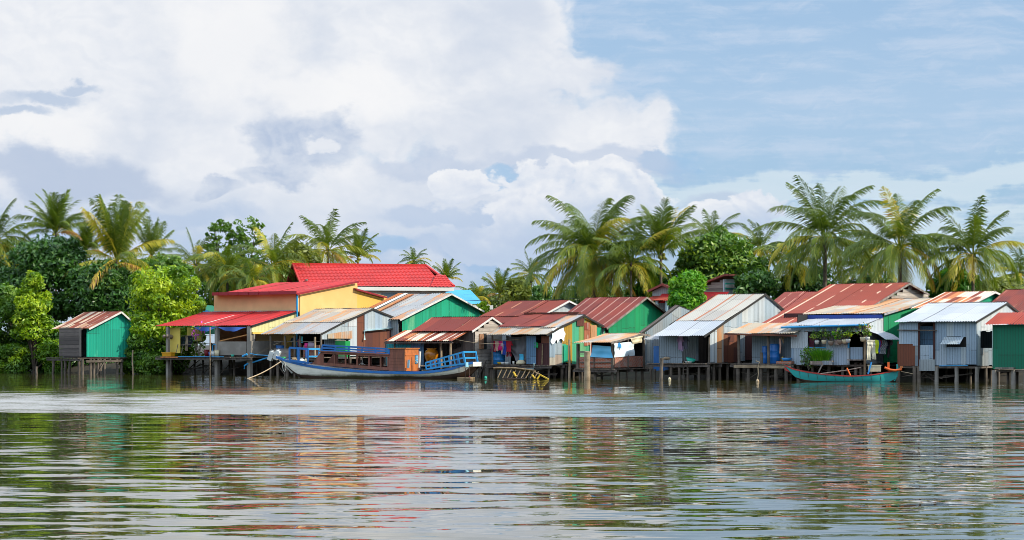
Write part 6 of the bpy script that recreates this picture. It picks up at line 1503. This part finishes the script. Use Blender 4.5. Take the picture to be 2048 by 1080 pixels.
    for px, py, s, mt_, nm, lab in ((919, 690, .14, 'dark', 'pan', 'black pan hung on the dark plank wall, lower right of its twin'), (911, 692, .17, 'dark', 'pan', 'black pan hung on the dark plank wall, left of its twin')):
        p = F.P(px, py, -.12); mb = MB(); mb.lathe([(.001, 0), (s, 0), (s*1.1, .05)], (0, 0, 0), 14); o = solo(F, nm, lab, nm, 'pans on the timber wall', p, mb, mt_); o.rotation_euler[0] = pi/2
    # tin house behind the bow: cloths and cabinet
    F, r, uR, zb = REG['tin3']
    cloth(F, 602, 673, .6, 'towel', .3, .42, '60c0c8', 'turquoise cloth hanging in the dark opening behind the bow')
    cloth(F, 612, 686, .0, 'towel', .25, .5, 'c02878', 'magenta cloth on the rail between posts of the tin house')
    cloth(F, 622, 685, .0, 'towel', .5, .5, '8a7c8c', 'mauve-grey cloth on the rail right of the magenta one')
    cloth(F, 600, 678, .7, 'shirt', .5, .5, '8c4a68', 'dull pink shirt in the shade of the tin house')
    cloth(F, 587, 676, .8, 'shirt', .5, .6, '1e3440', 'dark shirt in the shade of the tin house', 0)
    def cab(root):
        MB().box((-.42, -.25, 0), (.42, .25, 1.05)).build('body', 'plastic_green', root)
        for z in (.05, .35, .68, 1.06): MB().box((-.45, -.27, z), (.45, -.252, z+.04)).build('shelf_edge', 'cream_box', root)
    u = F.u(684, 0) ; p = F.S(683, 716, uR+.4); thing(F, 'green_cabinet', 'bright green cabinet with cream edges behind the boat roof railing', 'cabinet', None, (uR+.5, p[1], max(zb, .8)), cab)
    p2 = F.S(683, 716, uR+.4); mb = MB(); mb.box((-.7, -.5, -.1), (.7, .5, 0)); solo(F, 'plank_stage', 'plank stage under the green cabinet', 'stage', None, (uR+.5, p2[1], max(zb, .8)-.002), mb, 'weathered_wood')
    bar(F, 'short blue drum behind the jerry cans', (F.u(562, .9), .9, zb+.3), .34, .42)
    # yellow house terrace things
    F, r, uR, zb = REG['yellow']; zt = zb+.01
    def tub(root, w=.36, mt='plastic_yellow'):
        mb = MB(); a, b_ = [(-w, -.2, 0), (w, -.2, 0), (w, .2, 0), (-w, .2, 0)], [(-w*1.12, -.24, .26), (w*1.12, -.24, .26), (w*1.12, .24, .26), (-w*1.12, .24, .26)]
        mb.add(a+b_, [(3, 2, 1, 0), (0, 1, 5, 4), (1, 2, 6, 5), (2, 3, 7, 6), (3, 0, 4, 7)]); mb.build('tub', mt, root)
        m2 = MB(); n4 = b_ + [b_[0]]
        for p, q in zip(n4, n4[1:]): m2.bar(p, q, .05, .04)
        m2.build('rim', mt, root)
    thing(F, 'plastic_crate', 'yellow plastic tub at the left end of the terrace deck', 'tub', None, (F.u(337, -.25), -.25, zt), tub)
    for px, mt_, s, h, lab in ((421, 'barrel_blue', .13, .3, 'blue bucket left of the two pale buckets on the terrace'), (427, 'plastic_white', .16, .38, 'white bucket with green marks between blue and tan buckets'), (434, 'cream_box', .17, .44, 'tan-white bucket against the concrete half wall'), (465, 'plastic_teal', .12, .13, 'small teal pot on the deck edge below the half wall'), (414, 'red_fascia', .2, .45, 'dark red tub in the shade of the open bay')):
        def bk(root):
            MB().lathe([(.001, 0), (s*.78, 0), (s, h), (s*.93, h), (s*.72, .02)], (0, 0, 0), 16).build('body', mt_, root); MB().lathe([(s, h-.03), (s*1.07, h-.02), (s*1.07, h+.01), (s, h+.01)], (0, 0, 0), 16).build('rim', mt_, root)
        thing(F, 'bucket', lab, 'bucket', 'buckets on the terrace', (F.u(px, -.1 if px != 414 else 1.2), -.1 if px != 414 else 1.2, zt), bk)
    mb = MB(); a = F.u(431.5, .0); mb.tube([(0, 0, 0), (.0, 0, .75), (.1, 0, .82), (.26, 0, .82), (.3, 0, .75), (.3, 0, .35)], .035, 7); solo(F, 'water_pipe', 'bent bright blue water pipe beside the concrete column of the terrace', 'pipe', None, (F.u(425.5, .02), .02, zt), mb, 'pipe_blue')
    mb = MB(); mb.tube([F.P(485, 713, -.4), F.P(494, 708.5, -.35)], .075, 9); solo(F, 'pipe_piece', 'short thick light blue pipe lying on the terrace deck edge', 'pipe', None, (0, 0, 0), mb, 'pipe_blue')
    mb = MB(); mb.tube([F.P(500, 707, -.1), F.P(515, 710, -.1), F.P(537, 711, -.1)], .03, 6); solo(F, 'hose', 'teal hose sagging along the deck toward the jerry cans', 'hose', None, (0, 0, 0), mb, 'pipe_blue')
    for px, py, lab in ((328.5, 672.5, 'round grey buoy tied left of the first terrace column'), (335, 672, 'round grey buoy tied right of the first terrace column')):
        mb = MB(); mb.lathe([(.001, -.13), (.1, -.08), (.13, 0), (.1, .08), (.001, .13)], (0, 0, 0), 12); solo(F, 'buoy', lab, 'buoy', 'buoys on the terrace column', F.P(px, py, -.14), mb, 'clay')
    mb = MB(); mb.lathe([(.001, -.02), (.15, -.02), (.16, .03), (.001, .05)], (0, 0, 0), 12); o = solo(F, 'straw_hat', 'small round straw hat hung on the yellow panel', 'hat', None, F.P(342.5, 673.5, .4), mb, 'bamboo'); o.rotation_euler[0] = pi/2
    cloth(F, 381, 672, .9, 'shirt', .7, .75, '1a2438', 'dark navy shirt hanging in the open terrace bay')
    cloth(F, 373, 672, .5, 'side', .2, 1.0, '8a7a64', 'long tan cloth tied in the open terrace bay')
    cloth(F, 366, 674, 1.0, 'shirt', .5, .6, '284048', 'dull green shirt hanging left in the open terrace bay')
    def plant(name, label, cat, loc, h, w, seed, lm, pot=None, n=120, size=.07, hang=False, group=None, lobes=7, stem=True):
        rd = np.random.RandomState(seed); r_ = tag(empty(name, loc), label, cat, group); L = []
        for i in range(lobes): L.append((rd.uniform(-.5, .5)*w, rd.uniform(-.35, .35)*w, h*rd.uniform(.35, 1.0), w*.3, w*.28, h*.25))
        V, F_, t_ = leaf_cloud(rd, L, n, size, .5, .45); fastmesh('foliage', V, F_, t_, lm, r_)
        if stem:
            mb = MB()
            for x, y, z, *_ in L: mb.tube([(0, 0, 0), (x*.5, y*.5, z*.6), (x, y, z)], .012, 5)
            mb.build('stems', 'trunk', r_)
        if pot: pot(r_)
        return r_
    wp = F.P(398, 708, .1); x, y = F.w(wp[0], wp[1]); plant('potted_papaya', 'small leafy sapling with yellow flowers growing up beside the ladder rails', 'plant', (x, y, zb), 2.0, .9, 71, 'flower_leaf', None, 24, .1)
    # shelter: barrels, gourds
    F, r, uR, zb = REG['shelter']
    bar(F, 'slim dark blue barrel left of the big one under the tan shelter', (F.u(1531, .9), .9, zb), .2, .98); bar(F, 'large blue barrel in the middle of the tan-roofed shelter', (F.u(1548, .6), .6, zb), .34, 1.1)
    mb = MB(); mb.lathe([(.001, 0), (.2, 0), (.3, .18), (.27, .18), (.18, .02)], (0, 0, 0), 16); solo(F, 'basin', 'blue basin on the deck right of the big blue barrel', 'basin', None, (F.u(1573, .1), .1, zb+.16), mb, 'barrel_lblue')
    mb = MB(); mb.box((-.45, -.25, 0), (.5, .25, .14)); solo(F, 'brick_slab', 'row of orange bricks under the blue basin', 'bricks', None, (F.u(1570, .1), .1, zb+.005), mb, 'brick')
    mb = MB(); mb.lathe([(.001, 0), (.05, 0), (.05, .2), (.03, .24), (.001, .25)], (0, 0, 0), 9); solo(F, 'bottle', 'small yellow bottle between barrel and blue basin', 'bottle', None, (F.u(1565, .0), .0, zb+.15), mb, 'yellow_paint')
    mb = MB(); rd = random.Random(4)
    for i in range(14): mb.tube([(0, 0, -.3), (rd.uniform(-.12, .12), rd.uniform(-.1, .1), 0), (rd.uniform(-.35, .35), rd.uniform(-.3, .3), rd.uniform(.0, .4))], [.02, .014, .006], 5)
    solo(F, 'dried_twigs', 'bunch of dry twigs hanging in a pot beside the flowered house', 'twigs', None, F.P(1567, 676, -.1), mb, 'bamboo')
    mb = MB(); mb.tube([(0, 0, 0), (.03, 0, -.4), (.0, 0, -.85)], [.06, .05, .04], 7); solo(F, 'hanging_gourd', 'pale long gourd hanging at the left of the dry twigs', 'gourd', None, F.P(1560, 677, -.1), mb, clothmat('b08878'))
    a = F.P(1512, 722, -.5); pts = [a, F.P(1519, 724, -.6), F.P(1516, 735, -.65), F.P(1517, 748, -.65), F.P(1515, 760, -.7)]; solo(F, 'hanging_rope', 'thick pale rope hanging from the shelter deck into the water', 'rope', None, (0, 0, 0), MB().tube(pts, .035, 6), 'rope')
    # long house
    F, r, uR, zb = REG['long']
    cloth(F, 1361, 672, -.2, 'shirt', .4, .8, 'a888a8', 'lilac shirt hanging left in the porch of the long grey house')
    cloth(F, 1369, 672, -.1, 'shirt', .55, .75, '585868', 'dark grey shirt hanging beside the lilac one')
    cloth(F, 1364, 692, -.15, 'side', .16, .3, '9888a8', 'small lilac cloth below the lilac shirt')
    mb = MB(); mb.lathe([(.001, 0), (.18, 0), (.3, .22), (.28, .22), (.16, .03)], (0, 0, 0), 18); o = solo(F, 'basin', 'turquoise basin tipped on the porch deck of the long grey house', 'basin', None, (F.u(1380, -.1), -.1, zb+.06), mb, 'plastic_teal'); o.rotation_euler[1] = .3
    mb = MB(); mb.lathe([(.001, 0), (.15, 0), (.24, .1), (.22, .1), (.14, .02)], (0, 0, 0), 18); solo(F, 'basin', 'grey-white flat basin under the tipped turquoise one', 'basin', None, (F.u(1377, -.35), -.35, zb+.01), mb, 'plastic_white')
    mb = MB(); mb.lathe([(.001, -.08), (.2, -.06), (.24, .02), (.12, .09), (.001, .1)], (0, 0, 0), 10); solo(F, 'old_stump', 'grey stump block resting on the leaning stake', 'stump', None, F.P(1333, 717, -.9), mb, 'pile_pale')
    # flower house pots
    F, r, uR, zb = REG['flower']
    def hpot(s, mt): 
        def f(root):
            MB().lathe([(.001, -.16*s/.13), (s*.75, -.13*s/.13), (s, 0), (s*.9, .06), (s*.8, .05)], (0, 0, 0), 12).build('pot', mt, root)
            m2 = MB()
            for a in (0, 2.1, 4.2): m2.tube([(s*cos(a), s*sin(a), .03), (0, 0, .8)], .008, 4)
            m2.build('hanger', 'wire', root)
        return f
    for k, (px, py, s, mt_, lm, w, h, lab) in enumerate(((1634, 683, .14, 'plastic_white', 'leaf_mid', .6, .55, 'hanging pot, leftmost, before the open window'), (1648, 682, .15, 'cream_box', 'flower_leaf', .7, .6, 'hanging pot with a magenta bloom, at the right edge of the open window'), (1662, 684, .17, 'clay', 'leaf_mid', .6, .6, 'round brown coconut-shell pot with trailing leaves between the windows'),
            (1680, 682, .17, 'clay', 'leaf_lush', .75, .5, 'bushy hanging pot just right of the pale cloth'), (1689, 681, .15, 'cream_box', 'flower_leaf', .7, .8, 'hanging pot with tall magenta orchid left of the doorway'), (1696, 680, .14, 'plastic_white', 'leaf_bright', .5, .5, 'hanging pot with bright yellow-green leaves at the door edge'), (1726, 676, .18, 'cream_box', 'flower_leaf', 1.1, .75, 'largest hanging pot with yellow and green leaves at the house corner'), (1735, 676, .14, 'plastic_white', 'leaf_mid', .4, .4, 'white hanging pot, outermost right at the corner post'))):
        p = F.P(px, py, -.4); x, y = F.w(p[0], p[1]); plant('hanging_pot', lab, 'plant pot', (x, y, p[2]), h, w, 80+k, lm, hpot(s, mt_), 26, .07, group='hanging pots on the pale blue house', lobes=6)
    p = F.P(1641, 722, -.45); x, y = F.w(p[0], p[1])
    mb = MB(); rd = random.Random(9); Vg, Fg, tg = [], [], []
    for i in range(520):
        a = rd.uniform(0, 6.28); rr = rd.random()**.5; bx, by = rr*cos(a)*.5, rr*sin(a)*.28; hh = rd.uniform(.5, 1.0)*(1-.35*rr); lx, ly = bx*.7+rd.uniform(-.2, .2), by*.7+rd.uniform(-.15, .15)
        n0 = len(Vg); Vg += [(bx-.012, by, 0), (bx+.012, by, 0), (bx+lx*.5+.014, by+ly*.5, hh*.7), (bx+lx*.5-.014, by+ly*.5, hh*.7), (bx+lx+.002, by+ly, hh*.9), (bx+lx-.002, by+ly, hh*.9)]
        Fg += [(n0, n0+1, n0+2, n0+3), (n0+3, n0+2, n0+4, n0+5)]; t = rd.uniform(.2, .7); tg += [t, t]
    g_ = tag(empty('grass_planter', (x, y, p[2])), 'planter of long bright green grass on the shelf below the windows', 'planter'); fastmesh('grass', Vg, Fg, tg, 'leaf_lush', g_)
    MB().box((-.6, -.25, -.2), (.6, .25, .0)).build('planter_box', 'weathered_wood', g_)
    p = F.P(1617, 730, -.7); x, y = F.w(p[0], p[1]); plant('trailing_plant', 'dark trailing plant hanging left below the grass planter', 'plant', (x, y, p[2]-.3), .95, .9, 95, 'leaf_dark', None, 60, .07, lobes=10)
    p = F.P(1622, 712, -.5); x, y = F.w(p[0], p[1]); plant('leafy_plant', 'small leafy plant left of the long green grass', 'plant', (x, y, p[2]), .5, .6, 96, 'leaf_mid', None, 30, .07)
    cloth(F, 1673.5, 676, -.1, 'towel', .27, .38, 'c8b8b0', 'pale pinkish cloth hanging between the pots')
    cloth(F, 1623, 668, .5, 'shirt', .45, .8, '8a4a5c', 'dull red shirt inside the left window'); cloth(F, 1632, 667, .6, 'shirt', .5, .85, '4a5058', 'grey shirt inside the left window, behind the first pot')
    # clothes under the side awning
    vq = lambda px: F.v(px, uR)
    for px, kind, w, h, c, lab, dz in ((1742, 'trousers', .62, 1.12, 'c8c4b0', 'cream trousers hanging at the front of the small side awning', 0), (1753, 'side', .28, .75, 'c0d020', 'yellow-green and white garment right of the cream trousers', .0), (1757, 'side', .2, .7, '1e50a8', 'blue garment under the small side awning', 0), (1760, 'side', .2, .4, 'a83048', 'short dark red and white garment under the side awning', 0), (1766, 'shirt', .7, .8, 'checked_cloth', 'white checked shirt under the side awning', .0), (1773, 'side', .25, .5, '28304c', 'navy garment right of the checked shirt', 0), (1777, 'side', .2, 1.0, '5a5458', 'long grey garment near the end of the side awning', .0), (1781, 'side', .25, .3, 'a8a0b0', 'small pale garment, rightmost under the side awning', 0)):
        u = uR+.5; p = F.S(px, 680 if kind != 'trousers' else 677.5, u); o = cloth(F, px, 680, 0, kind, w, h, c, lab, side=u, rz=radians(55))
    # right house props
    F, r, uR, zb = REG['right']
    Fd = REG['timber'][0]; a, b_ = Fd.P(897, 676, -1.2), Fd.P(1003, 688, -1.2); solo(Fd, 'clothes_line', 'long thin wire sagging from the timber house porch to the laundry bay', 'wire', None, (0, 0, 0), MB().tube([tuple(Vector(a).lerp(Vector(b_), i/10)-Vector((0, 0, .1*sin(pi*i/10)))) for i in range(11)], .012, 5), 'rope')
    # floating bits
    def floater(px, py, mt, lab, nm='float'):
        Y = FPX*CAMH/(py-HZ); q = wpt(px, py, Y); mb = MB(); mb.lathe([(.001, -.05), (.09, -.03), (.1, .03), (.05, .12), (.001, .14)], (0, 0, 0), 9); o = mb.build(nm, mt); o.location = (q.x, Y, .02); tag(o, lab, 'float', 'bits floating at the piles')
    floater(971, 757, 'plastic_teal', 'small turquoise bottle floating left of the bamboo frame'); floater(938, 757, clothmat('e02878'), 'pink float tied at the stern of the cargo boat'); floater(1339, 760, 'cream_box', 'cream bit floating by the leaning stake'); floater(1515, 764, 'rope', 'tan bit floating at the foot of the hanging rope')
    a, b_ = wpt(925, 600, 136), wpt(1150, 597, 131); tag(MB().tube([tuple(a.lerp(b_, i/12) - Vector((0, 0, .12*sin(pi*i/12)))) for i in range(13)], .018, 5).build('power_line', 'wire'), 'thin dark cable crossing the trees above the middle dark red roofs', 'cable')
    # power line at right
    a, b_ = wpt(2010, 541, 132), wpt(2200, 548, 128); n = 10
    o = MB().tube([tuple(a.lerp(b_, i/n) - Vector((0, 0, .15*sin(pi*i/n)))) for i in range(n+1)], .02, 5).build('power_line', 'wire'); tag(o, 'thin dark power line crossing the sky at the right edge', 'cable')
houses_front()
houses_back()
cargo_boat()
canoe()
small_things()
vegetation()
